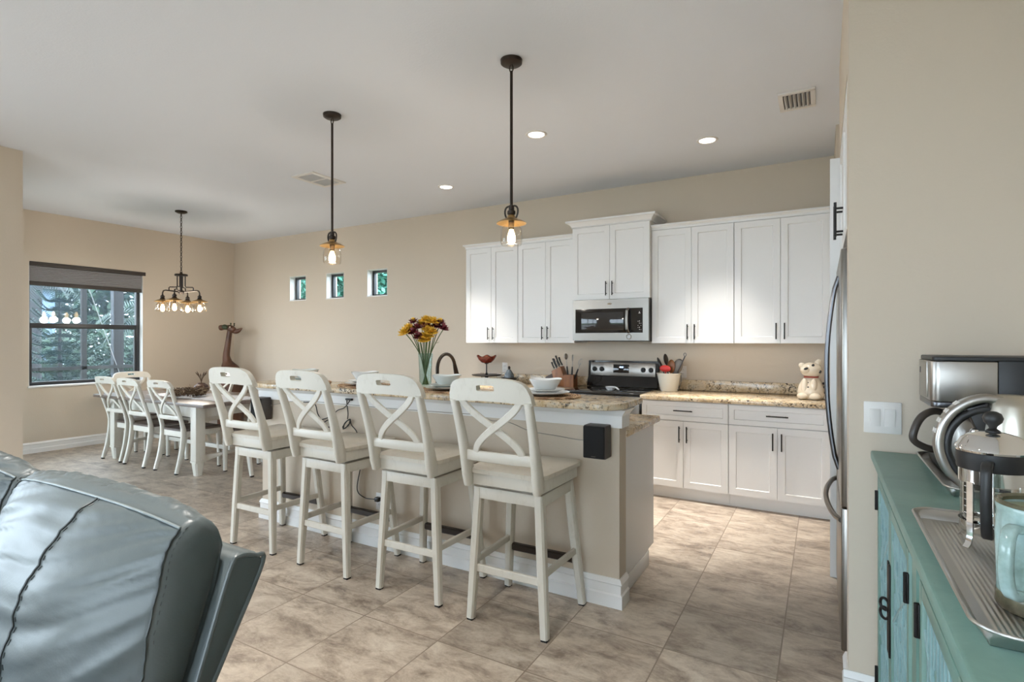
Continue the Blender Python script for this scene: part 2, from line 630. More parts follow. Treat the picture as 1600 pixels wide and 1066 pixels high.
def spline(pts, n=6):
    """Catmull-Rom through the points"""
    P = [Vector(p) for p in pts]
    P = [P[0] * 2 - P[1]] + P + [P[-1] * 2 - P[-2]]
    out = []
    for i in range(1, len(P) - 2):
        a, b, c, d = P[i - 1], P[i], P[i + 1], P[i + 2]
        for k in range(n):
            t = k / n
            out.append(0.5 * ((2 * b) + (c - a) * t + (2 * a - 5 * b + 4 * c - d) * t * t + (3 * b - a - 3 * c + d) * t ** 3))
    out.append(P[-2])
    return out
# ================================================================ SETTING
g = G(); g.box(-9.2, 1.2, -4.1, 5.75, -0.12, 0.0)
struct(g, 'floor', TILE)
g = G(); g.box(-9.2, 1.2, -4.1, 5.75, ZC, ZC + 0.15)
struct(g, 'ceiling', CEIL)

def wall_y(name, y0, y1, x0, x1, holes, z0=0.0, z1=ZC, mat=WALL):
    """wall slab lying along X between y0 and y1"""
    us = sorted({x0, x1} | {h[0] for h in holes} | {h[1] for h in holes})
    vs = sorted({z0, z1} | {h[2] for h in holes} | {h[3] for h in holes})
    def hole(i, j):
        cx, cz = (us[i] + us[i + 1]) / 2, (vs[j] + vs[j + 1]) / 2
        return any(h[0] < cx < h[1] and h[2] < cz < h[3] for h in holes)
    g = G(); g.solid(us, vs, lambda u, v: (u, y0, v), lambda u, v: (u, y1, v), hole)
    return struct(g, name, mat)

def wall_x(name, x0, x1, y0, y1, holes, z0=0.0, z1=ZC, mat=WALL):
    us = sorted({y0, y1} | {h[0] for h in holes} | {h[1] for h in holes})
    vs = sorted({z0, z1} | {h[2] for h in holes} | {h[3] for h in holes})
    def hole(i, j):
        cy, cz = (us[i] + us[i + 1]) / 2, (vs[j] + vs[j + 1]) / 2
        return any(h[0] < cy < h[1] and h[2] < cz < h[3] for h in holes)
    g = G(); g.solid(us, vs, lambda u, v: (x0, u, v), lambda u, v: (x1, u, v), hole)
    return struct(g, name, mat)

SW = [(-7.135, -6.77), (-6.325, -5.965), (-5.505, -5.135)]
SZ = (2.025, 2.39)
wall_y('wall_back', YB, YB + 0.2, XL - 0.2, 1.2, [(a, b, *SZ) for a, b in SW])
WY0, WY1, WZ0, WZ1 = 2.83, 4.13, 0.835, 2.385
wall_x('wall_left', XL, XL - 0.2, YN - 0.2, YB, [(WY0, WY1, WZ0, WZ1)])
wall_y('wall_dining', YN - 0.15, YN, XL, XN - 0.15, [(-8.3, -6.25, 0.0, 2.5)])
wall_x('wall_living', XN, XN - 0.15, YREAR, YN, [(-3.3, 1.2, 0.0, 2.55)])
wall_y('wall_rear', YREAR, YREAR - 0.15, XN - 0.15, XR + 0.2, [(-3.75, 0.35, 0.0, 2.6), (-4.98, -4.60, 1.78, 2.16)])
wall_x('wall_right', XR, XR + 0.15, YREAR, YP, [])
wall_y('wall_partition', YP, YP + 0.14, XP, XR + 0.6, [])
wall_x('wall_kitchen', XP, XP + 0.5, 4.75, YB, [])
wall_x('wall_kitchen_recess', 0.22, 0.5, 3.77, 4.75, [])
wall_x('wall_fridge_header', XP, 0.95, YP + 0.14, 3.77, [], z0=2.49)
wall_x('wall_alcove', 0.95, 1.1, YP + 0.14, 3.77, [], z1=2.49)

def base_profile(x0, x1, y, sgn, h=0.135):
    """moulded baseboard along X, face towards sgn*Y"""
    pr = [(0, 0), (0.017 * sgn, 0), (0.017 * sgn, 0.052), (0.011 * sgn, 0.06), (0.011 * sgn, 0.105), (0.016 * sgn, 0.112), (0.012 * sgn, 0.122), (0.006 * sgn, h), (0, h)]
    g = G(); g.prism([(y + a, z) for a, z in pr], x0, x1, 'yz')
    return g
def base_profile_x(y0, y1, x, sgn, h=0.135):
    pr = [(0, 0), (0.017 * sgn, 0), (0.017 * sgn, 0.052), (0.011 * sgn, 0.06), (0.011 * sgn, 0.105), (0.016 * sgn, 0.112), (0.012 * sgn, 0.122), (0.006 * sgn, h), (0, h)]
    g = G(); g.prism([(x + a, z) for a, z in pr], y0, y1, 'xz')
    return g
struct(base_profile_x(YN, YB, XL, 1), 'baseboard_left', TRIM)
struct(base_profile(XL, -3.6, YB, -1), 'baseboard_back', TRIM)
struct(base_profile_x(1.2, YN, XN, 1), 'baseboard_living', TRIM)
struct(base_profile(XP - 0.017, XR, YP, -1), 'baseboard_partition', TRIM)
struct(base_profile_x(YP, YP + 0.14, XP, -1), 'baseboard_partition_end', TRIM)
struct(base_profile_x(YREAR, YP - 0.02, XR, -1), 'baseboard_right', TRIM)

# dining window: frame, sashes, glass, sill, reveal lining
xw = XL - 0.115
g = G()
for a, b, c, d in ((WY0, WY0 + 0.04, WZ0, WZ1), (WY1 - 0.045, WY1, WZ0, WZ1), (WY0 + 0.04, WY1 - 0.045, WZ0, WZ0 + 0.045), (WY0 + 0.04, WY1 - 0.045, WZ1 - 0.045, WZ1)):
    g.box(xw - 0.03, xw + 0.03, a, b, c, d, 0.004)
win1 = struct(g, 'window_1', FRAMEB)
g = G(); g.box(xw - 0.02, xw + 0.035, WY0 + 0.04, WY1 - 0.045, 1.565, 1.63, 0.004)
g.box(xw - 0.01, xw + 0.02, WY0 + 0.04, WY0 + 0.062, WZ0 + 0.045, 1.565); g.box(xw - 0.01, xw + 0.02, WY1 - 0.067, WY1 - 0.045, WZ0 + 0.045, 1.565)
struct(g, 'meeting_rail', FRAMEB, win1)
g = G(); g.box(xw - 0.004, xw + 0.004, WY0 + 0.04, WY1 - 0.045, WZ0 + 0.045, WZ1 - 0.045)
struct(g, 'pane', WINGLASS, win1)
g = G(); g.box(XL - 0.085, XL + 0.022, WY0 - 0.012, WY1 + 0.012, WZ0 - 0.022, WZ0 + 0.002, 0.005)
struct(g, 'window_sill', TRIM, win1)
g = G()
g.box(XL - 0.085, XL + 0.0015, WY0, WY0 + 0.004, WZ0, WZ1); g.box(XL - 0.085, XL + 0.0015, WY1 - 0.004, WY1, WZ0, WZ1); g.box(XL - 0.085, XL + 0.0015, WY0, WY1, WZ1 - 0.004, WZ1)
struct(g, 'window_reveal', TRIM, win1)

# cellular shade pulled down a little
t = thing('window_shade', 'grey pleated shade raised to the top of the dining window', 'blind', (XL - 0.03, (WY0 + WY1) / 2, WZ1))
g = G(); g.box(XL - 0.065, XL + 0.01, WY0 + 0.006, WY1 + 0.035, WZ1 - 0.04, WZ1 + 0.012, 0.004); build(g, 'head_rail', SHADED, t)
g = G()
n = 13
zz = lin(WZ1 - 0.04, WZ1 - 0.235, 2 * n + 1)
pl = [(XL - 0.022 + (0.008 if i % 2 else -0.004), z) for i, z in enumerate(zz)] + [(XL - 0.05, z) for z in reversed(zz)]
g.prism(pl, WY0 + 0.012, WY1 - 0.012, 'xz'); build(g, 'pleated_fabric', SHADE, t, smooth=0)
g = G(); g.box(XL - 0.055, XL - 0.008, WY0 + 0.01, WY1 - 0.01, WZ1 - 0.285, WZ1 - 0.235, 0.006); build(g, 'bottom_rail', SHADED, t)

for k, (a, b) in enumerate(SW):
    yw = YB + 0.12
    g = G()
    for x0, x1, z0, z1 in ((a, a + 0.035, *SZ), (b - 0.035, b, *SZ), (a + 0.035, b - 0.035, SZ[0], SZ[0] + 0.03), (a + 0.035, b - 0.035, SZ[1] - 0.035, SZ[1])):
        g.box(x0, x1, yw - 0.025, yw + 0.03, z0, z1, 0.003)
    w = struct(g, 'window_%d' % (k + 2), FRAMEB)
    g = G(); g.box(a + 0.03, b - 0.03, yw, yw + 0.006, SZ[0] + 0.025, SZ[1] - 0.03); struct(g, 'pane', WINGLASS, w)
    g = G()
    g.box(a, a + 0.004, YB - 0.0015, yw - 0.025, *SZ); g.box(b - 0.004, b, YB - 0.0015, yw - 0.025, *SZ)
    g.box(a, b, YB - 0.0015, yw - 0.025, SZ[1] - 0.004, SZ[1]); g.box(a - 0.004, b + 0.004, YB - 0.008, yw - 0.025, SZ[0] - 0.012, SZ[0] + 0.003, 0.003)
    struct(g, 'window_reveal', TRIM, w)

# unseen glass doors added to let daylight in, and a small rear window
def frame_y(name, y, x0, x1, z0, z1, n):
    g = G(); f = 0.05
    g.box(x0, x1, y - 0.04, y + 0.04, z1 - f, z1); g.box(x0, x1, y - 0.04, y + 0.04, z0, z0 + 0.03)
    for x in lin(x0 + f / 2, x1 - f / 2, n + 1):
        g.box(x - f / 2, x + f / 2, y - 0.04, y + 0.04, z0 + 0.03, z1 - f)
    return struct(g, name, FRAMEB)
d = frame_y('added_door_1', YREAR - 0.08, -3.75, 0.35, 0.0, 2.6, 3)  # unseen rear door, added as a daylight source
g = G(); g.box(-3.7, 0.3, YREAR - 0.084, YREAR - 0.076, 0.03, 2.55); struct(g, 'pane', WINGLASS, d)
w = frame_y('window_5', YREAR - 0.08, -4.98, -4.60, 1.78, 2.16, 1)
g = G(); f = 0.05
g.box(XN - 0.11, XN - 0.03, -3.3, 1.2, 2.55 - f, 2.55); g.box(XN - 0.11, XN - 0.03, -3.3, 1.2, 0.0, 0.03)
for y in lin(-3.3 + f / 2, 1.2 - f / 2, 4):
    g.box(XN - 0.11, XN - 0.03, y - f / 2, y + f / 2, 0.03, 2.5)
d = struct(g, 'added_door_2', FRAMEB)  # unseen side door, added for daylight from the left
g = G(); g.box(XN - 0.074, XN - 0.066, -3.25, 1.15, 0.03, 2.5); struct(g, 'pane', WINGLASS, d)

d = frame_y('added_door_3', YN - 0.075, -8.3, -6.25, 0.0, 2.5, 2)  # unseen door added to bring daylight into the dining nook
g = G(); g.box(-8.25, -6.3, YN - 0.079, YN - 0.071, 0.03, 2.45); struct(g, 'pane', WINGLASS, d)

# ceiling: recessed lights, registers
def can(x, y, label, w=CAN_W):
    t = thing('recessed_light', label, 'ceiling light', (x, y, ZC), group='recessed ceiling lights')
    g = G(); g.lathe([(0.060, ZC - 0.001), (0.066, ZC - 0.007), (0.078, ZC - 0.007), (0.085, ZC - 0.002), (0.085, ZC + 0.002), (0.060, ZC + 0.002)], (x, y, 0), 32); build(g, 'trim_ring', WHITEP, t)
    g = G(); g.lathe([(0, ZC - 0.003), (0.061, ZC - 0.003), (0.061, ZC - 0.001), (0, ZC - 0.001)], (x, y, 0), 32); build(g, 'lens', CANLENS, t)
    l = bpy.data.lights.new('recessed_light_glow', 'AREA'); l.shape = 'DISK'; l.size = 0.12; l.energy = w; l.color = (1.0, 0.95, 0.88); l.spread = R(58) if w == CAN_W else R(84)
    o = bpy.data.objects.new('recessed_light_glow', l); COL.objects.link(o); o.parent = t; o.location = (0, 0, -0.012)
can(-3.453, 4.607, 'small round recessed light in the ceiling between the two pendants, farthest from the vent')
can(-1.959, 3.792, 'round recessed ceiling light beside the rod of the pendant nearest the microwave')
can(-0.814, 4.592, 'round recessed ceiling light closest to the louvred air register')

for x, y, lab in ((-4.6, 0.6, 'added unseen recessed light over the far end of the sofa'), (-2.9, 0.6, 'added unseen recessed light over the middle of the sofa'), (-1.2, 0.6, 'added unseen recessed light over the sofa wing'),
                  (-4.6, -1.6, 'added unseen recessed light nearest the added side glass door'), (-2.9, -1.6, 'added unseen recessed light in the middle of the living room'), (-1.2, -1.6, 'added unseen recessed light in front of the added rear glass door')):
    can(x, y, lab, ADDED_CAN_W)  # unseen lamps added to brighten the living room side

t = thing('air_register', 'white square ceiling air register with dark open louvres near the fridge', 'vent', (-0.15, 4.12, ZC))
g = G(); x0, x1, y0, y1 = -0.262, -0.042, 3.965, 4.275
for a in ((x0, x1, y0, y0 + 0.035), (x0, x1, y1 - 0.035, y1), (x0, x0 + 0.03, y0 + 0.035, y1 - 0.035), (x1 - 0.03, x1, y0 + 0.035, y1 - 0.035)):
    g.box(*a, ZC - 0.012, ZC + 0.002, 0.003)
build(g, 'frame', WHITEP, t)
g = G(); g.box(x0 + 0.03, x1 - 0.03, y0 + 0.035, y1 - 0.035, ZC - 0.002, ZC + 0.001); build(g, 'duct_shade', VENTD, t)  # dark sheet in place of the shade inside the duct
for k in range(6):
    g = G(); x = x0 + 0.045 + k * 0.026; g.obox((x, (y0 + y1) / 2, ZC - 0.008), (0.004, 0.236, 0.02), (0, R(35), 0)); build(g, 'louvre', WHITEP, t)
t = thing('return_grille', 'flat white two panel return grille on the ceiling behind the farther pendant rod', 'vent', (-4.4, 3.76, ZC))
x0, x1, y0, y1 = -4.565, -4.245, 3.545, 3.965
g = G()
for a in ((x0, x1, y0, y0 + 0.04), (x0, x1, y1 - 0.04, y1), (x0, x0 + 0.05, y0 + 0.04, y1 - 0.04), (x1 - 0.05, x1, y0 + 0.04, y1 - 0.04), (x0 + 0.05, x1 - 0.05, 3.745, 3.765)):
    g.box(*a, ZC - 0.01, ZC + 0.002, 0.002)
build(g, 'frame', WHITEP, t)
g = G(); g.box(x0 + 0.05, x1 - 0.05, y0 + 0.04, y1 - 0.04, ZC - 0.004, ZC + 0.001)
for k in range(26):
    y = y0 + 0.047 + k * 0.0132
    g.box(x0 + 0.05, x1 - 0.05, y, y + 0.006, ZC - 0.008, ZC - 0.003)
build(g, 'grille', M('light_grey_grille', (0.52, 0.52, 0.52), 0.5), t)

# ================================================================ OUTSIDE
g = G(); g.box(-40, 25, -30, 30, -0.5, -0.15); o = struct(g, 'ground', LAWN)
g = G(); g.box(-14, 3, -11, -4.1, -0.15, -0.04); g.box(-14, -6.2, -4.1, 1.4, -0.15, -0.04); o = struct(g, 'ground_bounce_patio', PAVER)  # unseen patio put in to bounce daylight up to the ceiling

def post_beam(name, x0, x1, y0, y1, z0, z1):
    g = G(); g.box(x0, x1, y0, y1, z0, z1, 0.004); return g
XS = -11.6
SCRB = M('black_screen_frame', (0.010, 0.011, 0.014), 0.6)
t = thing('screen_enclosure', 'dark framed insect screen enclosure standing beyond the dining window', 'screen enclosure', (XS, 4, -0.15))
for y in (0.4, 2.5, 4.62, 7.2):
    g = G(); g.box(XS - 0.03, XS + 0.03, y - 0.04, y + 0.04, -0.15, 3.4); build(g, 'post', SCRB, t)
g = G(); g.box(XS - 0.12, XS, 5.10, 5.27, -0.15, 3.4); build(g, 'post', M('slate_post_paint', (0.012, 0.013, 0.018), 0.5), t)
g = G(); g.box(XS - 0.03, XS + 0.03, 0.0, 9.0, 0.885, 0.945); build(g, 'chair_rail', SCRB, t)
g = G(); g.box(XS - 0.03, XS + 0.03, 0.0, 9.0, 3.35, 3.45); build(g, 'top_rail', SCRB, t)
g = G(); g.tube([(XS + 0.01, 4.4, 3.3), (XS + 0.01, 5.22, 0.7)], 0.006, 6); build(g, 'brace_cable', M('grey_cable', (0.25, 0.25, 0.26), 0.5), t)
g = G(); g.box(XS - 0.004, XS, 0.0, 9.0, -0.15, 3.4); build(g, 'screen_mesh', SCREEN, t)

def leaf(g, p, d, L, W, up):
    d = Vector(d).normalized(); s_ = d.cross(Vector(up)).normalized() * W
    p = Vector(p)
    a = p + d * L * 0.45
    g.bm.faces.new([g.bm.verts.new(q) for q in (p, a + s_, p + d * L, a - s_)])

# norfolk-pine like young tree
NX, NY = -13.5, 4.97
t = thing('young_pine', 'young blue green pine with tiered branches seen through the dining window', 'tree', (NX, NY, -0.15))
g = G(); g.tube([(NX, NY, -0.15), (NX, NY, 2.3)], [0.06, 0.015], 8); build(g, 'trunk', BARK, t)
g = G()
for z in lin(0.3, 2.25, 12):
    Lr = 0.80 * (1 - (z - 0.2) / 2.5) + 0.20
    for k in range(12):
        a = 2 * PI * k / 12 + z * 5 + rnd.uniform(-.2, .2)
        dirv = Vector((math.cos(a), math.sin(a), 0))
        for q in range(16):
            f = (q + 1) / 16
            p = Vector((NX, NY, z)) + dirv * Lr * f + Vector((0, 0, -0.10 * math.sin(f * PI) + 0.13 * f * f))
            for sgn in (-1, 1):
                leaf(g, p, dirv * 0.5 + Vector((-dirv.y, dirv.x, 0)) * sgn * 0.8 + Vector((0, 0, .3)), 0.15 * (1.15 - f * 0.5), 0.018, (0, 0, 1))
build(g, 'needles', PINE, t, smooth=0, fix=False)

def palm(loc, h, nf, L, label, seed):
    """feather palm: arching drooping fronds with hanging leaflets"""
    r = random.Random(seed)
    x, y = loc
    t = thing('palm_tree', label, 'tree', (x, y, -0.15))
    g = G(); g.tube([(x, y, -0.15), (x + 0.1, y, h * 0.5), (x, y + .05, h)], [0.2, 0.16, 0.17], 12); build(g, 'trunk', BARK, t)
    g = G()
    for k in range(nf):
        a = 2 * PI * k / nf + r.uniform(-.2, .2); el = r.uniform(0.1, 1.2)
        h0 = Vector((math.cos(a), math.sin(a), 0))
        p = Vector((x, y, h)); d = h0 * math.cos(el) + Vector((0, 0, math.sin(el)))
        st = L / 22
        for q in range(22):
            d = (d + Vector((0, 0, -0.11))).normalized()
            p = p + d * st
            sd = d.cross(Vector((0, 0, 1))).normalized()
            for sg in (-1, 1):
                ll = 0.42 * math.sin(PI * min(1, (q + 3) / 24)) * r.uniform(.8, 1.1)
                leaf(g, p, sd * sg * 0.8 + d * 0.55 + Vector((0, 0, -0.55)), ll, 0.016, (0, 0, 1))
    build(g, 'fronds', PALM, t, smooth=0, fix=False)
palm((-15.9, 5.3), 3.0, 22, 1.5, 'grey green palm above the young pine outside the dining window', 1)
palm((-16.2, 8.0), 2.1, 22, 1.6, 'low drooping palm behind the slate post outside the dining window', 2)

def bush(name, c, rad, n, L, mat, label, cat, seed, trunk=True):
    r = random.Random(seed)
    t = thing(name, label, cat, (c[0], c[1], -0.15))
    if trunk:
        g = G(); g.tube([(c[0], c[1], -0.15), (c[0], c[1], c[2])], [0.10, 0.05], 8); build(g, 'trunk', BARK, t)
    g = G()
    for _ in range(n):
        d = Vector((r.gauss(0, 1), r.gauss(0, 1), r.gauss(0, 1))).normalized() * (r.random() ** 0.4)
        p = Vector(c) + Vector((d.x * rad[0], d.y * rad[1], d.z * rad[2]))
        leaf(g, p, (r.gauss(0, 1), r.gauss(0, 1), r.gauss(0, .6)), L * r.uniform(.6, 1.2), L * 0.25, (r.gauss(0, 1), r.gauss(0, 1), 1.5))
    build(g, 'foliage', mat, t, smooth=0, fix=False)
bush('shrub', (-12.5, 3.1, 0.35), (0.55, 0.7, 0.5), 1500, 0.14, LEAFD, 'low dark shrub at the screen beside the young pine', 'shrub', 3)
bush('shrub', (-19.0, 7.4, 0.8), (0.9, 4.2, 0.95), 5200, 0.22, LEAFD, 'wide dark shrub bed behind the palms outside the dining window', 'shrub', 4)
bush('tree', (-27.5, 9.5, 3.4), (2.0, 7.0, 4.0), 9000, 0.5, LEAFD, 'big dark tree filling the view behind the palms', 'tree', 6)
bush('leafy_tree', (-13.1, 10.2, 2.9), (0.86, 1.3, 1.5), 9500, 0.17, LEAFT, 'bright leafy tree outside the small window nearest the dining corner', 'tree', 8)
bush('leafy_tree', (-11.0, 10.2, 2.9), (0.86, 1.3, 1.5), 9500, 0.17, LEAFT, 'bright leafy tree outside the middle one of three small windows', 'tree', 9)
bush('leafy_tree', (-8.9, 10.2, 2.9), (0.86, 1.3, 1.5), 9500, 0.17, LEAFT, 'bright leafy tree outside the small window nearest the cabinets', 'tree', 10)
bush('leafy_tree', (-5.8, -6.5, 2.1), (1.2, 0.9, 1.5), 3000, 0.2, LEAFT, 'leafy tree growing beyond the patio at the rear wall', 'tree', 12)
t = thing('neighbour_house', 'pale blue neighbouring house past the young pine', 'house', (-22.5, 7.2, -0.15))
g = G(); g.box(-25, -21.0, 6.2, 7.6, -0.15, 3.0); build(g, 'wall', STUCCO, t)
g = G(); g.prism([(5.8, 3.0), (8.0, 3.0), (6.9, 4.0)], -25.3, -20.7, 'yz'); build(g, 'roof', M('grey_shingle', (0.12, 0.11, 0.11), 0.9), t)
# ================================================================ KITCHEN
def shaker(g, x0, x1, z0, z1, y, fw=0.055, th=0.02):
    """shaker panel whose front is at y (towards -Y)"""
    us = [x0, x0 + fw, x0 + fw + 0.004, x1 - fw - 0.004, x1 - fw, x1]
    vs = [z0, z0 + fw, z0 + fw + 0.004, z1 - fw - 0.004, z1 - fw, z1]
    def ft(u, v):
        deep = us[2] - 1e-6 <= u <= us[3] + 1e-6 and vs[2] - 1e-6 <= v <= vs[3] + 1e-6
        return (u, y + (0.009 if deep else 0), v)
    g.solid(us, vs, ft, lambda u, v: (u, y + th, v))

def pull_v(par, x, z0, z1, y):
    g = G()
    g.tube([(x, y - 0.028, z0), (x, y - 0.028, z1)], 0.0055, 8)
    for z in (z0 + 0.02, z1 - 0.02):
        g.tube([(x, y - 0.028, z), (x, y + 0.001, z)], 0.0045, 8)
    build(g, 'handle', BLACK, par)

def pull_h(par, x0, x1, z, y):
    g = G()
    g.tube([(x0, y - 0.028, z), (x1, y - 0.028, z)], 0.0055, 8)
    for x in (x0 + 0.02, x1 - 0.02):
        g.tube([(x, y - 0.028, z), (x, y + 0.001, z)], 0.0045, 8)
    build(g, 'handle', BLACK, par)

def crown(x0, x1, yf, yw, z0, z1, p, lret, rret, par):
    """stepped crown moulding along the front, returning to the wall where asked"""
    g = G()
    pr = [(0, 0), (0.012, 0.0), (0.012, 0.012), (0.4 * p, 0.42), (0.8 * p, 0.7), (p, 0.74), (p, 1), (-0.02, 1), (-0.02, 0)]
    h = z1 - z0
    rings = []
    path = []
    if lret: path.append((x0, yw, -1, 0))
    path.append((x0, yf, -1 if lret else 0, -1))
    path.append((x1, yf, 1 if rret else 0, -1))
    if rret: path.append((x1, yw, 1, 0))
    for (x, y, dx, dy) in path:
        ring = []
        for a, q in pr:
            zz = z0 + (q * h if q > 0.02 else q)
            ring.append(g.bm.verts.new((x + dx * a, y + dy * a, zz)))
        rings.append(ring)
    n = len(pr)
    for a, b in zip(rings, rings[1:]):
        for k in range(n):
            g.bm.faces.new((a[k], a[(k + 1) % n], b[(k + 1) % n], b[k]))
    g.bm.faces.new(rings[0]); g.bm.faces.new(list(reversed(rings[-1])))
    build(g, 'crown_molding', CAB, par, smooth=25)

def upper(x0, x1, yf, z0, z1, zc, label, lret=False, rret=False, p=0.035, name='upper_cabinet'):
    t = thing(name, label, 'cabinet', ((x0 + x1) / 2, YB, z0), group='white wall cabinets')
    g = G(); g.box(x0 + 0.001, x1 - 0.001, yf + 0.021, YB - 0.002, z0 + 0.002, zc - 0.01); build(g, 'body', CAB, t)
    xm = (x0 + x1) / 2
    for a, b, hx in ((x0 + 0.003, xm - 0.0015, xm - 0.032), (xm + 0.0015, x1 - 0.003, xm + 0.032)):
        g = G(); shaker(g, a, b, z0, z1, yf)
        dr = build(g, 'door', CAB, t, smooth=0)
        pull_v(dr, hx, z0 + 0.035, z0 + 0.175, yf)
    crown(x0, x1, yf + 0.018, YB - 0.002, z1 + 0.006, zc, p, lret, rret, t)
    return t
UX = [-3.589, -2.90, -2.226]
VX = [-1.427, -0.688, 0.055]
upper(UX[0], UX[1], 5.17, 1.38, 2.455, 2.51, 'two-door white wall cabinet at the window end of the row', lret=True)
upper(UX[1], UX[2], 5.17, 1.38, 2.455, 2.51, 'two-door white wall cabinet touching the microwave on its window side')
upper(UX[2], VX[0], 5.11, 1.815, 2.545, 2.62, 'short raised white wall cabinet above the microwave', True, True, 0.06)
upper(VX[0], VX[1], 5.17, 1.38, 2.455, 2.51, 'tall two-door white wall cabinet between microwave and fridge end unit')
upper(VX[1], VX[2], 5.17, 1.38, 2.455, 2.51, 'two-door white wall cabinet nearest the fridge')

YF = 4.84
def base_unit(x0, x1, label, hid=False):
    t = thing('base_cabinet', label, 'cabinet', ((x0 + x1) / 2, 5.2, 0), group='white base cabinets')
    g = G(); g.box(x0 + 0.001, x1 - 0.001, YF + 0.021, YB - 0.012, 0.11, 0.874); build(g, 'body', CAB, t)
    g = G(); g.box(x0 + 0.001, x1 - 0.001, YF + 0.07, YF + 0.09, 0.0, 0.11); build(g, 'toe_kick', CAB, t)
    xm = (x0 + x1) / 2
    g = G(); shaker(g, x0 + 0.003, x1 - 0.003, 0.703, 0.866, YF, 0.04)
    d = build(g, 'drawer', CAB, t, smooth=0)
    pull_h(d, xm - 0.08, xm + 0.08, 0.79, YF)
    for a, b, hx in ((x0 + 0.003, xm - 0.0015, xm - 0.032), (xm + 0.0015, x1 - 0.003, xm + 0.032)):
        g = G(); shaker(g, a, b, 0.115, 0.697, YF)
        d = build(g, 'door', CAB, t, smooth=0)
        pull_v(d, hx, 0.515, 0.655, YF)
base_unit(-1.427, -0.688, 'white base cabinet with drawer and two doors beside the black range')
base_unit(-0.688, 0.05, 'white base cabinet with drawer and two doors next to the fridge')
base_unit(-3.589, -2.20, 'white base cabinet mostly hidden behind the breakfast bar')

def counter(x0, x1, label):
    t = thing('countertop', label, 'countertop', ((x0 + x1) / 2, 5.2, 0.876), group='granite countertops')
    g = G(); g.box(x0, x1, 4.805, YB - 0.003, 0.876, 0.915, 0.008); build(g, 'slab', GRAN, t)
    g = G(); g.box(x0, x1, YB - 0.024, YB - 0.003, 0.916, 1.016, 0.003); build(g, 'backsplash', GRAN, t)
counter(-1.435, 0.08, 'beige granite countertop under the dalmatian cookie jar')
counter(-3.61, -2.20, 'beige granite countertop under the knife block')

# ---- microwave
x0, x1, yf, z0, z1 = -2.205, -1.43, 5.075, 1.392, 1.81
t = thing('microwave', 'stainless over-the-range microwave with dark window', 'microwave', ((x0 + x1) / 2, YB, z0))
g = G(); g.box(x0 + 0.004, x1 - 0.002, yf + 0.03, YB - 0.003, z0 + 0.004, z1 - 0.001, 0.004); build(g, 'case', BLKPLA, t)
g = G()
us = [x0, x0 + 0.03, x1 - 0.185, x1 - 0.16, x1 - 0.05, x1]; us = [x0, x0 + 0.028, x1 - 0.055, x1]
vs = [z0 + 0.012, z0 + 0.088, z1 - 0.092, z1]
g.solid(us, vs, lambda u, v: (u, yf, v), lambda u, v: (u, yf + 0.032, v), lambda i, j: i == 1 and j == 1)
build(g, 'front_frame', APPL, t)
g = G(); g.box(x0 + 0.026, x1 - 0.18, yf + 0.006, yf + 0.02, z0 + 0.086, z1 - 0.09); dr = build(g, 'door', BLKGLASS, t)
g = G(); g.box(x0 + 0.09, x1 - 0.245, yf + 0.0045, yf + 0.008, z0 + 0.115, z1 - 0.125, 0.002); build(g, 'window_mesh', M('dark_mesh_window', (0.03, 0.027, 0.025), 0.06), dr)
g = G(); g.sweep([(x1 - 0.196, yf + 0.002, z0 + 0.088), (x1 - 0.198, yf - 0.036, z0 + 0.12), (x1 - 0.199, yf - 0.046, z0 + 0.21), (x1 - 0.198, yf - 0.036, z0 + 0.30), (x1 - 0.196, yf + 0.002, z1 - 0.094)], 0.026, 0.014); build(g, 'handle', APPL, dr)
g = G(); g.box(x1 - 0.178, x1 - 0.057, yf + 0.006, yf + 0.02, z0 + 0.086, z1 - 0.09); cp = build(g, 'control_panel', BLKGLASS, t)
g = G(); g.box(x1 - 0.098, x1 - 0.078, yf + 0.004, yf + 0.007, z1 - 0.146, z1 - 0.141); g.box(x1 - 0.092, x1 - 0.084, yf + 0.004, yf + 0.007, z1 - 0.139, z1 - 0.128)
for i in range(3):
    for j in range(5):
        if (i + j) % 3: g.box(x1 - 0.105 + i * 0.014, x1 - 0.099 + i * 0.014, yf + 0.004, yf + 0.007, z0 + 0.115 + j * 0.02, z0 + 0.119 + j * 0.02 + (i % 2) * 0.004)
build(g, 'key_marks', WHITEP, cp)
g = G(); g.lathe([(0, 0), (0.024, 0), (0.024, 0.003), (0, 0.003)], (0, 0, 0), 24, mat=Matrix.Translation((x0 + 0.39, yf + 0.0005, z1 - 0.045)) @ Matrix.Rotation(R(90), 4, 'X') @ Matrix.Diagonal((1, 0.35, 1, 1))); build(g, 'badge', CHROME, t)
g = G(); g.lathe([(0.021, 0), (0.025, 0), (0.025, 0.003), (0.021, 0.003)], (0, 0, 0), 24, mat=Matrix.Translation((x1 - 0.19, yf + 0.0005, z0 + 0.05)) @ Matrix.Rotation(R(90), 4, 'X')); build(g, 'ring_emblem', CHROME, t)

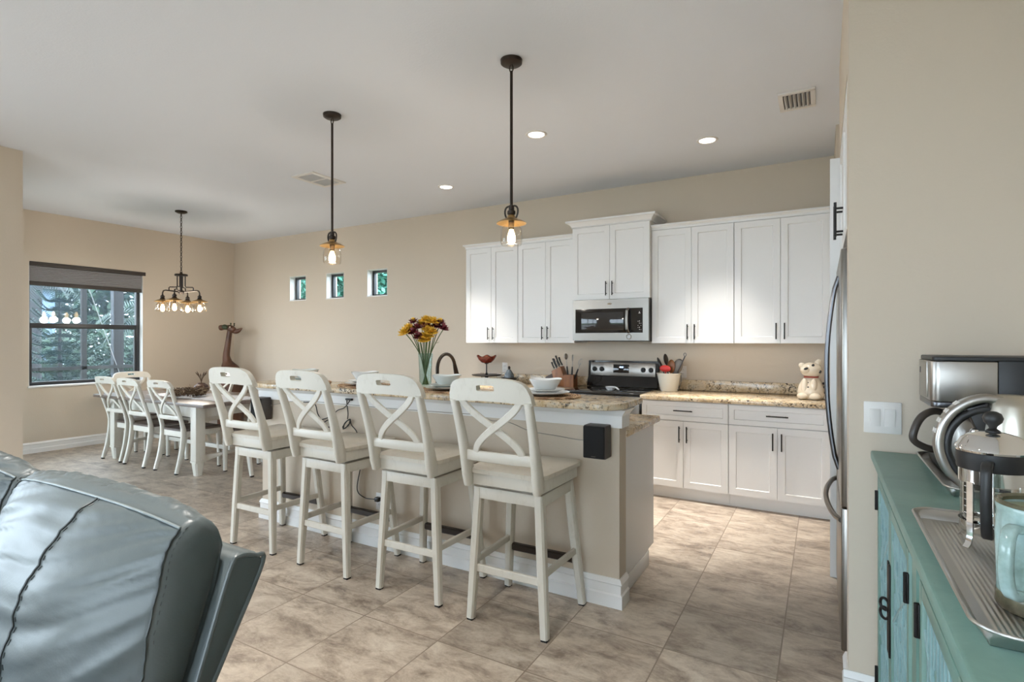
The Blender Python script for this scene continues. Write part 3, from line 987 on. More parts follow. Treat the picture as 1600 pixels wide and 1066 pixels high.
# ---- range
x0, x1 = -2.193, -1.436
t = thing('range', 'black and stainless electric range under the microwave', 'stove', ((x0 + x1) / 2, 5.2, 0))
g = G(); g.box(x0, x1, 4.86, YB - 0.01, 0.03, 0.905, 0.004); build(g, 'body', BLKENAMEL, t)
g = G(); g.box(x0, x1, 4.80, YB - 0.10, 0.906, 0.925, 0.006); build(g, 'cooktop', BLKGLASS, t)
g = G(); g.box(x0 + 0.006, x1 - 0.006, 4.82, 4.858, 0.24, 0.87, 0.006); od = build(g, 'oven_door', APPL, t)
g = G(); g.box(x0 + 0.12, x1 - 0.12, 4.816, 4.822, 0.38, 0.70, 0.002); build(g, 'oven_window', BLKGLASS, od)
g = G(); g.tube([(x0 + 0.05, 4.765, 0.80), (x1 - 0.05, 4.765, 0.80)], 0.012, 10)
for x in (x0 + 0.06, x1 - 0.06): g.tube([(x, 4.765, 0.80), (x, 4.825, 0.80)], 0.01, 8)
build(g, 'handle', BLACK, od)
g = G(); g.box(x0 + 0.006, x1 - 0.006, 4.825, 4.858, 0.06, 0.225, 0.006); build(g, 'storage_drawer', APPL, t)
g = G(); yb = YB - 0.012
g.prism([(yb - 0.10, 0.926), (yb - 0.085, 0.98), (yb - 0.062, 1.02), (yb - 0.045, 1.19), (yb - 0.02, 1.195), (yb, 1.19), (yb, 0.926)], x0, x1, 'yz', 0.006); bgd = build(g, 'backguard', BLKENAMEL, t)
sl = math.atan2(0.017, 0.17)
cz, cy = 1.105, yb - 0.0565
rot = Matrix.Rotation(-sl, 3, 'X')
g = G(); g.obox(((x0 + x1) / 2, cy, cz), (x1 - x0 - 0.06, 0.012, 0.142), rot, 0.004); pn = build(g, 'control_panel', APPL, bgd)
for x in (x0 + 0.075, x0 + 0.155, x1 - 0.155, x1 - 0.075):
    mt = Matrix.Translation((x, cy - 0.006, cz - 0.002)) @ Matrix.Rotation(R(90), 4, 'X')
    g = G(); g.lathe([(0.0, -0.002), (0.026, -0.002), (0.026, 0.004), (0.021, 0.006), (0.019, 0.024), (0.0, 0.026)], (0, 0, 0), 20, mat=mt)
    g.box(x - 0.004, x + 0.004, cy - 0.04, cy - 0.028, cz - 0.02, cz + 0.016, 0.002)
    build(g, 'knob', BLKPLA, bgd)
xm = (x0 + x1) / 2
g = G(); g.obox((xm - 0.01, cy - 0.0065, cz + 0.006), (0.17, 0.006, 0.088), rot, 0.002); build(g, 'clock_display', BLKGLASS, bgd)
g = G()
for k in range(3): g.obox((xm - 0.018 + k * 0.014, cy - 0.0105, cz + 0.022), (0.008, 0.001, 0.016), rot)
build(g, 'clock_digits', LED, bgd)
g = G(); g.obox((xm - 0.01, cy - 0.0065, cz - 0.052), (0.05, 0.002, 0.009), rot); build(g, 'badge', STEELD, bgd)
for (bx, by, rr) in ((x0 + 0.2, 4.98, 0.10), (x1 - 0.2, 4.98, 0.085), (x0 + 0.2, 5.26, 0.075), (x1 - 0.2, 5.26, 0.10)):
    g = G(); g.lathe([(rr, 0.9252), (rr + 0.003, 0.9252), (rr + 0.003, 0.9258), (rr, 0.9258), (rr, 0.9252)], (bx, by, 0), 36)
    build(g, 'burner_ring', SPKGREY, t)

# ---- island: half wall, trim, bar top, cabinet, lower top
IX0, IX1, IY0, IY1 = -3.86, -0.925, 2.738, 2.845
g = G(); g.box(IX0, IX1, IY0, IY1, 0, 1.043); struct(g, 'wall_island', WALL)
def wrap_trim(name, prof, x0, x1, y0, y1):
    g = G(); rings = []
    for x, y, dx, dy in ((x0, y1, -1, 0), (x0, y0, -1, -1), (x1, y0, 1, -1), (x1, y1, 1, 0)):
        rings.append([g.bm.verts.new((x + dx * a, y + dy * a, z)) for a, z in prof])
    n = len(prof)
    for a, b in zip(rings, rings[1:]):
        for k in range(n): g.bm.faces.new((a[k], a[(k + 1) % n], b[(k + 1) % n], b[k]))
    g.bm.faces.new(rings[0]); g.bm.faces.new(list(reversed(rings[-1])))
    return struct(g, name, TRIM, smooth=25)
wrap_trim('baseboard_island', [(0, 0), (0.021, 0), (0.021, 0.065), (0.013, 0.073), (0.013, 0.118), (0.019, 0.126), (0.014, 0.136), (0.007, 0.15), (0, 0.15)], IX0, IX1, IY0, IY1)
wrap_trim('trim_island', [(0, 0.945), (0.020, 0.945), (0.022, 1.008), (0.028, 1.018), (0.040, 1.032), (0.052, 1.044), (0, 1.044)], IX0, IX1, IY0, IY1)

def rounded_poly(x0, x1, y0, y1, rr, n=8):
    """rr: corner radii for (x0,y0),(x1,y0),(x1,y1),(x0,y1)"""
    out = []
    cs = ((x0, y0, 1, 1, 180), (x1, y0, -1, 1, 270), (x1, y1, -1, -1, 0), (x0, y1, 1, -1, 90))
    for (x, y, sx, sy, a0), r in zip(cs, rr):
        if r < 1e-4:
            out.append((x, y)); continue
        for k in range(n + 1):
            a = R(a0 + 90 * k / n)
            out.append((x + sx * r + r * math.cos(a), y + sy * r + r * math.sin(a)))
    return out
g = G(); g.prism(rounded_poly(-3.93, -0.885, 2.59, 3.03, (0.14, 0.14, 0.01, 0.01)), 1.045, 1.08, 'xy', 0.006)
one(g, 'bar_countertop', GRAN, 'raised granite breakfast bar top along the four white stools', 'countertop')
g = G(); g.box(-3.86, -0.918, 2.848, 3.53, 0.876, 0.915, 0.008)
one(g, 'island_countertop', GRAN, 'lower granite island top with the dark faucet, behind the raised bar', 'countertop')
t = thing('island_cabinet', 'white island cabinet block carrying the lower granite top', 'cabinet', (-2.4, 3.2, 0))
g = G(); g.box(-3.84, -0.966, 2.85, 3.478, 0.10, 0.874); build(g, 'body', CAB, t)
g = G()
g.prism([(2.849, 0.0), (3.36, 0.0), (3.36, 0.10), (3.48, 0.10), (3.48, 0.875), (2.849, 0.875)], -0.965, -0.948, 'yz'); build(g, 'end_panel', CAB, t)
g = G(); g.box(-0.947, -0.943, 2.865, 3.36, 0.0, 0.092, 0.001); build(g, 'toe_trim', CAB, t)
g = G(); g.box(-3.84, -0.966, 3.34, 3.36, 0.0, 0.10); build(g, 'toe_kick', CAB, t)
n = 4
for k, xa in enumerate(lin(-3.83, -0.97, n + 1)[:-1]):
    xb = xa + (2.86 / n)
    g = G(); g.solid([xa + 0.003, xa + 0.06, xb - 0.06, xb - 0.003], [0.115, 0.17, 0.81, 0.866], lambda u, v: (u, 3.479, v), lambda u, v: (u, 3.498, v)); d = build(g, 'door', CAB, t)
    g = G(); g.tube([(xb - 0.04, 3.525, 0.6), (xb - 0.04, 3.525, 0.74)], 0.0055, 8)
    for z in (0.62, 0.72): g.tube([(xb - 0.04, 3.525, z), (xb - 0.04, 3.497, z)], 0.0045, 8)
    build(g, 'handle', BLACK, d)

# faucet
t = thing('faucet', 'dark bronze gooseneck kitchen faucet behind the glass vase', 'faucet', (-2.36, 3.03, 0.916))
fx, fy = -2.37, 3.06
g = G(); g.lathe([(0, 0.916), (0.03, 0.916), (0.03, 0.925), (0.02, 0.94), (0.018, 1.0), (0.0, 1.005)], (fx, fy, 0), 20); build(g, 'base', BRONZE, t)
arc = [(fx, fy, 0.99), (fx, fy, 1.2)] + [(fx, fy + 0.105 - 0.105 * math.cos(a), 1.2 + 0.105 * math.sin(a)) for a in lin(0.15, PI * 0.93, 14)]
e = Vector(arc[-1]); dr = (Vector(arc[-1]) - Vector(arc[-2])).normalized()
g = G(); g.tube(arc, 0.0125, 12); build(g, 'spout', BRONZE, t)
g = G(); g.tube([e - dr * 0.005, e + dr * 0.035, e + dr * 0.085, e + dr * 0.095], [0.0135, 0.0165, 0.019, 0.015], 14); build(g, 'spray_head', BRONZE, t)
g = G(); g.tube([(fx, fy, 0.97), (fx + 0.05, fy, 0.985), (fx + 0.09, fy, 1.02)], 0.007, 8); build(g, 'lever', BRONZE, t)

# speakers on the half wall
def speaker(x0, x1, label):
    t = thing('bookshelf_speaker', label, 'speaker', ((x0 + x1) / 2, IY0, 0.79), group='black speakers on the bar wall')
    g = G(); g.box(x0, x1, 2.637, IY0 - 0.012, 0.79, 0.962, 0.005); build(g, 'cabinet', SPKGREY, t)
    g = G(); g.box(x0 + 0.002, x1 - 0.002, 2.622, 2.6375, 0.793, 0.959, 0.006); build(g, 'grille', GRILLE, t)
    xm = (x0 + x1) / 2
    g = G(); g.box(xm - 0.012, xm + 0.012, 2.620, 2.6225, 0.802, 0.806); build(g, 'badge', SPKGREY, t)
    g = G(); g.box(xm - 0.03, xm + 0.03, IY0 - 0.013, IY0 - 0.001, 0.84, 0.92); build(g, 'wall_bracket', BLACK, t)
speaker(-1.085, -0.965, 'black bookshelf speaker hung on the bar wall under the rounded granite corner')
speaker(-3.85, -3.73, 'black bookshelf speaker on the dining end of the bar wall, behind the first stools')

# wall plates
def plate(x, z, y, label, w=0.072, h=0.116, slots=True, name='wall_outlet', cat='outlet'):
    t = thing(name, label, cat, (x, y, z))
    g = G(); g.box(x - w / 2, x + w / 2, y - 0.006, y - 0.0005, z - h / 2, z + h / 2, 0.003); build(g, 'cover_plate', WHITEP, t)
    if slots:
        for dz in (-0.02, 0.02):
            g = G(); g.box(x - 0.017, x + 0.017, y - 0.008, y - 0.005, z + dz - 0.015, z + dz + 0.015, 0.002); f = build(g, 'receptacle', WHITEP, t)
            g = G(); g.box(x - 0.008, x - 0.006, y - 0.0086, y - 0.0078, z + dz - 0.003, z + dz + 0.007); g.box(x + 0.006, x + 0.008, y - 0.0086, y - 0.0078, z + dz - 0.003, z + dz + 0.007); build(g, 'slots', BLKPLA, f)
    return t
plate(-1.212, 1.093, YB, 'white wall outlet beside the bucket of utensils')
plate(-3.276, 1.085, YB, 'white wall outlet behind the grey blue bottle')
plate(-2.605, 0.31, IY0, 'white outlet low on the bar wall with a black plug in it')
t = plate(0.193, 1.113, YP, 'white double rocker light switch on the wall above the teal sideboard', 0.118, 0.118, False, 'light_switch', 'light switch')
for dx in (-0.023, 0.023):
    g = G(); g.prism([(YP - 0.012, 1.146), (YP - 0.007, 1.08), (YP - 0.004, 1.08), (YP - 0.004, 1.146)], 0.193 + dx - 0.0165, 0.193 + dx + 0.0165, 'yz', 0.001); build(g, 'rocker', WHITEP, t)

# cords on the bar wall
yb_ = IY0 - 0.006
g = G(); g.tube(spline([(-1.085, IY0 - 0.01, 0.872), (-1.15, yb_, 0.862), (-1.28, yb_, 0.872), (-1.45, yb_, 0.885), (-1.60, yb_, 0.925), (-1.72, yb_, 0.937 - .01), (-1.80, yb_ - .018, 0.955), (-2.0, yb_ - .018, 0.955), (-2.5, yb_ - .018, 0.951), (-3.0, yb_ - .018, 0.954), (-3.4, yb_ - .018, 0.951), (-3.73, IY0 - 0.02, 0.90)], 6), 0.0024, 6)
one(g, 'speaker_wire', WIRE, 'thin grey speaker wire drooping along the bar wall to the speakers', 'cable')
def cord(pts, label, r=0.0035, group=None):
    g = G(); g.tube(spline(pts, 7), r, 7)
    return tag(build(g, 'power_cord', CORD), label, 'cable', group)
t = thing('power_cord', 'black power cord tied in a bundle hanging under the bar top', 'cable', (-2.88, yb_, 0.94))
g = G(); g.box(-2.90, -2.84, 2.70, 2.716, 0.985, 0.999, 0.002); build(g, 'plug', BLKPLA, t)
g = G(); g.tube(spline([(-2.89, 2.706, 0.99), (-2.905, 2.722, 0.95), (-2.895, 2.722, 0.89), (-2.90, 2.722, 0.85)], 6), 0.0035, 7)
bx, bz = -2.905, 0.815
lp = []
for k in range(46):
    a = k * 0.55
    q = 0.036 + 0.004 * math.sin(k * 2.3)
    u_, w_ = math.cos(a) * q * 1.3, math.sin(a) * q * 0.42
    lp.append((bx + u_ * 0.72 - w_ * 0.7, 2.722 - 0.002 * (k % 4), bz + u_ * 0.7 + w_ * 0.72))
g.tube(spline(lp, 2), 0.0035, 6)
g.tube(spline([lp[-1], (-2.86, 2.722, 0.81), (-2.81, 2.722, 0.765), (-2.78, 2.722, 0.66), (-2.76, 2.722, 0.62)], 6), 0.0035, 7)
build(g, 'cable_run', CORD, t)
cord([(-2.86, 2.706, 0.985), (-2.93, 2.722, 0.93), (-3.00, 2.722, 0.905), (-3.06, 2.722, 0.86), (-3.15, 2.715, 0.83), (-3.19, 2.722, 0.82), (-3.15, 2.71, 0.80), (-3.09, 2.722, 0.83), (-3.05, 2.715, 0.79), (-3.12, 2.722, 0.785), (-3.2, 2.722, 0.86), (-3.24, 2.722, 0.94), (-3.35, 2.715, 0.945)], 'black power cord tangled on the bar wall behind the second stool')
t = thing('plugged_cord', 'short black cord plugged into the low outlet on the bar wall', 'cable', (-2.6, IY0, 0.32))
g = G(); g.box(-2.625, -2.59, IY0 - 0.04, IY0 - 0.009, 0.315, 0.345, 0.006); build(g, 'plug', BLKPLA, t)
g = G(); g.tube(spline([(-2.62, IY0 - 0.03, 0.33), (-2.68, IY0 - 0.03, 0.325), (-2.74, IY0 - 0.012, 0.32), (-2.80, IY0 - 0.012, 0.345), (-2.81, IY0 - 0.012, 0.40), (-2.78, IY0 - 0.012, 0.52), (-2.76, IY0 - 0.012, 0.61)], 6), 0.0035, 7); build(g, 'cable_run', CORD, t)

# ---- fridge with cabinet above and end panel
g = G(); g.box(0.036, 0.94, 3.722, 3.745, 0.0, 2.48, 0.002)
one(g, 'fridge_end_panel', CAB, 'tall white end panel on the far side of the fridge', 'panel')
t = thing('fridge', 'stainless fridge seen edge-on with curved handles', 'fridge', (0.5, 3.2, 0))
FX = 0.068
g = G(); g.box(FX + 0.075, 0.90, 2.745, 3.70, 0.05, 1.79, 0.004); build(g, 'case', SPKGREY, t)
g = G(); g.box(FX + 0.09, 0.88, 2.76, 3.69, 0.0, 0.05); build(g, 'kick_grille', BLKPLA, t)
def fdoor(name, y0, y1, z0, z1):
    g = G(); g.prism(rounded_poly(FX, FX + 0.062, y0, y1, (0.014, 0.003, 0.003, 0.014), 4), z0, z1, 'xy', 0.003)
    d = build(g, name, APPL, t)
    g = G(); g.box(FX + 0.060, FX + 0.076, y0 + 0.006, y1 - 0.006, z0 + 0.006, z1 - 0.006); build(g, 'gasket', BLKPLA, d)
    return d
d1 = fdoor('door', 2.735, 3.216, 0.685, 1.80)
d2 = fdoor('door', 3.222, 3.705, 0.685, 1.80)
d3 = fdoor('freezer_drawer', 2.735, 3.705, 0.06, 0.675)
for d, y in ((d1, 3.185), (d2, 3.253)):
    g = G(); g.tube([(FX - 0.048 * math.sin(PI * k / 16) ** 0.8 - 0.004 if 0 < k < 16 else FX + 0.002, y, 0.755 + 0.97 * k / 16) for k in range(17)], 0.011, 10); build(g, 'handle', STEELD, d)
g = G(); g.tube([(FX - 0.052 * math.sin(PI * k / 16) ** 0.7 - 0.003 if 0 < k < 16 else FX + 0.002, 2.79 + 0.86 * k / 16, 0.61) for k in range(17)], 0.012, 10); build(g, 'handle', M('warm_dark_stainless', (0.22, 0.20, 0.18), 0.3, 1.0), d3)
g = G(); g.lathe([(0, 0), (0.02, 0), (0.02, 0.002), (0, 0.002)], (0, 0, 0), 16, mat=Matrix.Translation((FX + 0.001, 3.42, 1.68)) @ Matrix.Rotation(R(-90), 4, 'Y')); build(g, 'badge', STEELD, d2)

t = thing('fridge_cabinet', 'white cabinet with black bar handles above the fridge', 'cabinet', (0.5, 3.2, 1.85))
g = G(); g.box(0.106, 0.93, 2.60, 3.718, 1.86, 2.478); build(g, 'body', CAB, t)
for a, b, hy in ((2.602, 3.158, 3.115), (3.162, 3.716, 3.205)):
    g = G()
    g.solid([a, a + 0.055, a + 0.059, b - 0.059, b - 0.055, b], [1.862, 1.917, 1.921, 2.419, 2.423, 2.476],
            lambda u, v: (0.086 + (0.009 if a + 0.058 < u < b - 0.058 and 1.92 < v < 2.42 else 0), u, v), lambda u, v: (0.105, u, v))
    d = build(g, 'door', CAB, t, smooth=0)
    g = G(); g.tube([(0.052, hy, 1.915), (0.052, hy, 2.085)], 0.0065, 8)
    for z in (1.94, 2.055): g.tube([(0.052, hy, z), (0.088, hy, z)], 0.0055, 8)
    build(g, 'handle', BLACK, d)
# ================================================================ CHAIRS AND STOOLS
def crest_rail(par, w, zb, zt, y0, bow, th, slot_w, slot_z, slot_h, mat, tilt=0.1):
    """arched top rail with a hand slot; bow = how far the ends come forward (+Y)"""
    NU = 28
    us = lin(-1, 1, NU + 1)
    sw = slot_w / w
    us = sorted(set([u for u in us if abs(abs(u) - sw) > 0.03 and abs(abs(u) - sw * 0.72) > 0.02] + [-sw, sw, -sw * 0.78, sw * 0.78]))
    vs = [0, 0.1, 0.25, slot_z - slot_h / 2, slot_z, slot_z + slot_h / 2, 0.85, 0.95, 1.0]
    def pos(u, v, off):
        au = abs(u)
        top = zt - (zt - zb) * (0.10 * au ** 2 + 0.30 * max(0, (au - 0.40) / 0.60) ** 3 + 0.26 * max(0, (au - 0.86) / 0.14) ** 2)
        bot = zb + 0.012 * (1 - au ** 2) + 0.0
        z = bot + (top - bot) * v
        x = u * w * (1.0 - 0.02 * v)
        if abs(abs(u) - sw) < 1e-6 and (abs(v - (slot_z - slot_h / 2)) < 1e-6 or abs(v - (slot_z + slot_h / 2)) < 1e-6):
            z += (0.004 if v < slot_z else -0.004)
        y = y0 + bow * u * u - tilt * (z - zb) + off
        return (x, y, z)
    def hole(i, j):
        m = (us[i] + us[i + 1]) / 2
        return abs(m) < sw and 3 <= j <= 4
    g = G(); g.solid(us, vs, lambda u, v: pos(u, v, -th / 2), lambda u, v: pos(u, v, th / 2), hole)
    return build(g, 'crest_rail', mat, par, smooth=50, local=True)

def cross_slats(par, wt, wb, zt, zb, yf, bow, mat, sec=(0.034, 0.016)):
    """two S-curved slats that cross in the middle of the back"""
    for sgn in (-1, 1):
        pts = []
        for k in range(21):
            t = k / 20
            z = zt + (zb - zt) * t
            s_ = t * t * (3 - 2 * t)
            f = s_
            x = sgn * (-(wt) + (wt + wb) * f)
            pts.append((x, yf(z) + bow * (x / max(wt, wb)) ** 2 + 0.004 * sgn * math.sin(PI * t), z))
        g = G(); g.sweep(pts, sec[0], sec[1], (0, -0.2, 1) if False else (1, 0, 0.6 * sgn))
        build(g, 'back_slat', mat, par, local=True, smooth=40)

def seat_pad(par, w, d0, d1, z, th, mat, name='seat', dip=0.014, taper=0.03):
    NU, NV = 16, 14
    us, vs = lin(-1, 1, NU + 1), lin(-1, 1, NV + 1)
    def pos(u, v, top):
        # round the corners a little
        r = 0.88
        uu = u * (1 - 0.06 * max(0, abs(v) - r) / (1 - r)); vv = v * (1 - 0.06 * max(0, abs(u) - r) / (1 - r))
        y = (d0 + d1) / 2 + vv * (d1 - d0) / 2
        x = uu * (w - taper * (0.5 - 0.5 * vv))
        if not top:
            return (x * 0.985, y, z - th)
        e = max(0, max(abs(u), abs(v)) - 0.86) / 0.14
        h = z - 0.008 * e * e
        sad = dip * (math.exp(-((u - 0.42) / 0.34) ** 2) + math.exp(-((u + 0.42) / 0.34) ** 2)) * math.exp(-((v + 0.1) / 0.62) ** 2)
        return (x, y, h - sad)
    g = G(); g.solid(us, vs, lambda u, v: pos(u, v, True), lambda u, v: pos(u, v, False))
    return build(g, name, mat, par, smooth=45, local=True)

def make_stool():
    t = thing('bar_stool', '', 'bar stool', (0, 0, 0), group='white X-back stools along the breakfast bar')
    # swivel seat and its box
    seat_pad(t, 0.240, -0.235, 0.205, 0.778, 0.030, SEATW)
    g = G(); g.prism([(-0.205, -0.222), (0.205, -0.222), (0.216, 0.165), (-0.216, 0.165)], 0.688, 0.7475, 'xy', 0.004); build(g, 'seat_box', STOOL, t, local=True)
    g = G(); g.lathe([(0, 0.673), (0.12, 0.673), (0.12, 0.689), (0, 0.689)], (0, 0, 0), 24); build(g, 'swivel_plate', BLACK, t, local=True)
    # base frame
    g = G()
    g.box(-0.19, 0.19, -0.20, -0.178, 0.615, 0.672, 0.003); g.box(-0.19, 0.19, 0.158, 0.18, 0.615, 0.672, 0.003)
    g.box(-0.19, -0.168, -0.178, 0.158, 0.615, 0.672, 0.003); g.box(0.168, 0.19, -0.178, 0.158, 0.615, 0.672, 0.003)
    g.box(-0.168, 0.168, -0.178, 0.158, 0.662, 0.6735)
    build(g, 'base_frame', STOOL, t, local=True)
    def leg_at(sx, sy, f):
        return Vector((sx * (0.168 + (0.039 if sy < 0 else 0.058) * f), (-0.178 - 0.022 * f) if sy < 0 else (0.158 + 0.055 * f), 0.67 * (1 - f)))
    for sx, sy in ((-1, -1), (1, -1), (-1, 1), (1, 1)):
        g = G()
        pts = [leg_at(sx, sy, f) for f in (0, 0.5, 0.985)]
        g.sweep(pts, [0.046, 0.046, 0.039], [0.046, 0.045, 0.037]); lg = build(g, 'leg', STOOL, t, local=True)
        p = leg_at(sx, sy, 0.99)
        g = G(); g.box(p.x - 0.016, p.x + 0.016, p.y - 0.016, p.y + 0.016, 0.0, 0.012, 0.002); build(g, 'foot_pad', RUBBER, lg, local=True)
    fz = lambda z: 1 - z / 0.67
    a, b = leg_at(-1, -1, fz(0.265)), leg_at(1, -1, fz(0.265))
    g = G(); g.sweep([a, b], 0.038, 0.019, (0, 0, 1)); build(g, 'stretcher', STOOL, t, local=True)
    for sx in (-1, 1):
        a, b = leg_at(sx, -1, fz(0.295)), leg_at(sx, 1, fz(0.295))
        g = G(); g.sweep([a, b], 0.036, 0.018, (0, 0, 1)); build(g, 'stretcher', STOOL, t, local=True)
    a, b = leg_at(-1, 1, fz(0.24)), leg_at(1, 1, fz(0.24))
    g = G(); g.sweep([a + Vector((0.02, 0, 0)), b - Vector((0.02, 0, 0))], 0.03, 0.024, (0, 0, 1)); fr = build(g, 'footrest', STOOL, t, local=True)
    g = G(); g.sweep([a + Vector((0.024, -0.003, 0.004)), b - Vector((0.024, 0.003, -0.004))], 0.04, 0.034, (0, 0, 1)); o = build(g, 'footrest_plate', FOOT, fr, local=True); o['label'] = 'dark bronze footrest cover'
    # back posts: from the rear of the seat box, sweeping back
    def post(sx, z):
        f = (z - 0.69) / 0.475
        return Vector((sx * (0.192 + 0.008 * f) + 0.002 * f - 0.004 * (1 - f), -0.226 - 0.145 * f + 0.04 * f * (1 - f), z))
    for sx in (-1, 1):
        g = G(); g.sweep([post(sx, z) for z in lin(0.692, 1.128, 9)], [0.036, 0.036, 0.036, 0.037, 0.037, 0.036, 0.035, 0.034, 0.033], [0.062, 0.072, 0.064, 0.054, 0.048, 0.044, 0.042, 0.04, 0.036]); build(g, 'back_post', STOOL, t, local=True, smooth=50)
    yz = lambda z: post(1, z).y - 0.0
    # lower back rail, bowed backwards in the middle
    g = G(); g.sweep([(x, yz(0.845) - 0.012 * (1 - (x / 0.2) ** 2) , 0.845) for x in lin(-0.19, 0.19, 11)], 0.05, 0.02, (0, 0, 1)); build(g, 'lower_back_rail', STOOL, t, local=True, smooth=50)
    cross_slats(t, 0.162, 0.126, 1.15, 0.857, lambda z: yz(z) - 0.010, 0.012, STOOL)
    crest_rail(t, 0.222, 1.113, 1.232, yz(1.13) - 0.006, 0.022, 0.034, 0.048, 0.56, 0.26, STOOL, 0.24)
    return t

stool = make_stool()
spots = [(-1.332, 2.46, 0.5, 'whitewashed X-back bar stool closest to the rounded granite corner and its wall speaker'),
         (-1.968, 2.478, 0.8, 'whitewashed X-back bar stool whose top rail stands just in front of the flower vase'),
         (-2.634, 2.478, -0.5, 'whitewashed X-back bar stool second from the dining table, with cords behind its back'),
         (-3.333, 2.487, 1.0, 'whitewashed X-back bar stool nearest the dining table, beside the far speaker')]
for i, (x, y, a, lab) in enumerate(spots):
    o = stool if i == 0 else copy_tree(stool)
    o.location = (x, y, 0); o.rotation_euler = (0, 0, R(a)); o['label'] = lab

def make_chair():
    t = thing('dining_chair', '', 'dining chair', (0, 0, 0), group='X-back chairs around the dining table')
    seat_pad(t, 0.225, -0.205, 0.22, 0.468, 0.03, DARKSEAT, dip=0.010, taper=0.02)
    g = G(); g.prism([(-0.198, -0.20), (0.198, -0.20), (0.212, 0.20), (-0.212, 0.20)], 0.375, 0.437, 'xy', 0.004); build(g, 'seat_apron', STOOL, t, local=True)
    for sx in (-1, 1):
        # rear leg and back post in one sabre-curved piece
        pts = spline([(sx * 0.205, -0.275, 0.012), (sx * 0.202, -0.225, 0.20), (sx * 0.2, -0.20, 0.42), (sx * 0.2, -0.222, 0.55), (sx * 0.206, -0.30, 0.80), (sx * 0.209, -0.336, 0.912)], 4)
        n = len(pts)
        g = G(); g.sweep(pts, 0.034, [0.036 + 0.016 * math.sin(PI * min(1, 1.7 * i / n)) for i in range(n)]); lg = build(g, 'rear_leg', STOOL, t, local=True, smooth=50)
        g = G(); g.box(sx * 0.205 - 0.015, sx * 0.205 + 0.015, -0.292, -0.262, 0, 0.014, 0.002); build(g, 'foot_pad', RUBBER, lg, local=True)
        pts = spline([(sx * 0.196, 0.185, 0.40), (sx * 0.197, 0.192, 0.20), (sx * 0.198, 0.19, 0.012)], 4)
        n = len(pts)
        g = G(); g.sweep(pts, [0.048 - 0.012 * i / (n - 1) for i in range(n)], [0.048 - 0.012 * i / (n - 1) for i in range(n)]); lg = build(g, 'front_leg', STOOL, t, local=True, smooth=50)
        g = G(); g.box(sx * 0.198 - 0.015, sx * 0.198 + 0.015, 0.175, 0.205, 0, 0.014, 0.002); build(g, 'foot_pad', RUBBER, lg, local=True)
    yz = lambda z: -0.222 - 0.325 * (z - 0.55) if z > 0.55 else -0.215
    g = G(); g.sweep([(x, yz(0.585) - 0.014 * (1 - (x / 0.2) ** 2) - .002, 0.585) for x in lin(-0.2, 0.2, 11)], 0.045, 0.018, (0, 0, 1)); build(g, 'lower_back_rail', STOOL, t, local=True, smooth=50)
    cross_slats(t, 0.155, 0.14, 0.915, 0.60, lambda z: yz(z) - 0.010, 0.012, STOOL, (0.03, 0.015))
    crest_rail(t, 0.228, 0.90, 0.99, yz(0.905) - 0.006, 0.020, 0.032, 0.045, 0.55, 0.26, STOOL, 0.30)
    return t
chair = make_chair()
cs = [(-7.225, 3.43, 0, 'white dining chair on the living room side of the table, closest to the window'),
      (-6.685, 3.415, 0, 'white dining chair in the middle of three backed towards the living room'),
      (-6.06, 3.425, 0, 'white dining chair beside the near table leg, closest to the sofa'),
      (-7.70, 3.745, -90, 'white dining chair at the window end of the table, its hand slot dark'),
      (-7.02, 4.07, 180, 'white dining chair across the table in front of the carved giraffe'),
      (-5.37, 3.695, 90, 'white dining chair at the kitchen end of the table, partly hidden behind bar stools')]
for i, (x, y, a, lab) in enumerate(cs):
    o = chair if i == 0 else copy_tree(chair)
    o.location = (x, y, 0); o.rotation_euler = (0, 0, R(a)); o['label'] = lab

# ================================================================ DINING TABLE
TX0, TX1, TY0, TY1 = -7.62, -5.34, 3.13, 4.13
t = thing('dining_table', 'white legged dining table with dark grey-brown plank top', 'table', ((TX0 + TX1) / 2, (TY0 + TY1) / 2, 0))
g = G(); g.box(TX0, TX1, TY0, TY1, 0.727, 0.762, 0.006); build(g, 'tabletop', BROWN, t)
lx0, lx1, ly0, ly1 = TX0 + 0.30, TX1 - 0.30, TY0 + 0.12, TY1 - 0.12
g = G()
for y in (ly0, ly1): g.box(lx0 + 0.05, lx1 - 0.05, y - 0.012, y + 0.012, 0.60, 0.726, 0.003)
for x in (lx0, lx1): g.box(x - 0.012, x + 0.012, ly0 + 0.05, ly1 - 0.05, 0.60, 0.726, 0.003)
build(g, 'apron', STOOL, t)
for x in (lx0, lx1):
    for y in (ly0, ly1):
        g = G(); g.box(x - 0.05, x + 0.05, y - 0.05, y + 0.05, 0.15, 0.727, 0.005)
        g.box(x - 0.054, x + 0.054, y - 0.054, y + 0.054, 0.135, 0.155, 0.004)
        g.sweep([(x, y, 0.137), (x, y, 0.0)], [0.10, 0.068], [0.10, 0.068]); lg = build(g, 'leg', STOOL, t)
        # curved bracket to the aprons
        sx = 1 if x == lx0 else -1; sy = 1 if y == ly0 else -1
        arc = [(0.05, 0.60)] + [(0.05 + 0.10 * (1 - math.cos(a)), 0.60 - 0.10 + 0.10 * math.sin(a)) for a in lin(0, PI / 2, 7)]
        g = G(); g.prism([(x + sx * a, z) for a, z in arc], y - 0.012, y + 0.012, 'xz'); build(g, 'bracket', STOOL, lg)
        g = G(); g.prism([(y + sy * a, z) for a, z in arc], x - 0.012, x + 0.012, 'yz'); build(g, 'bracket', STOOL, lg)
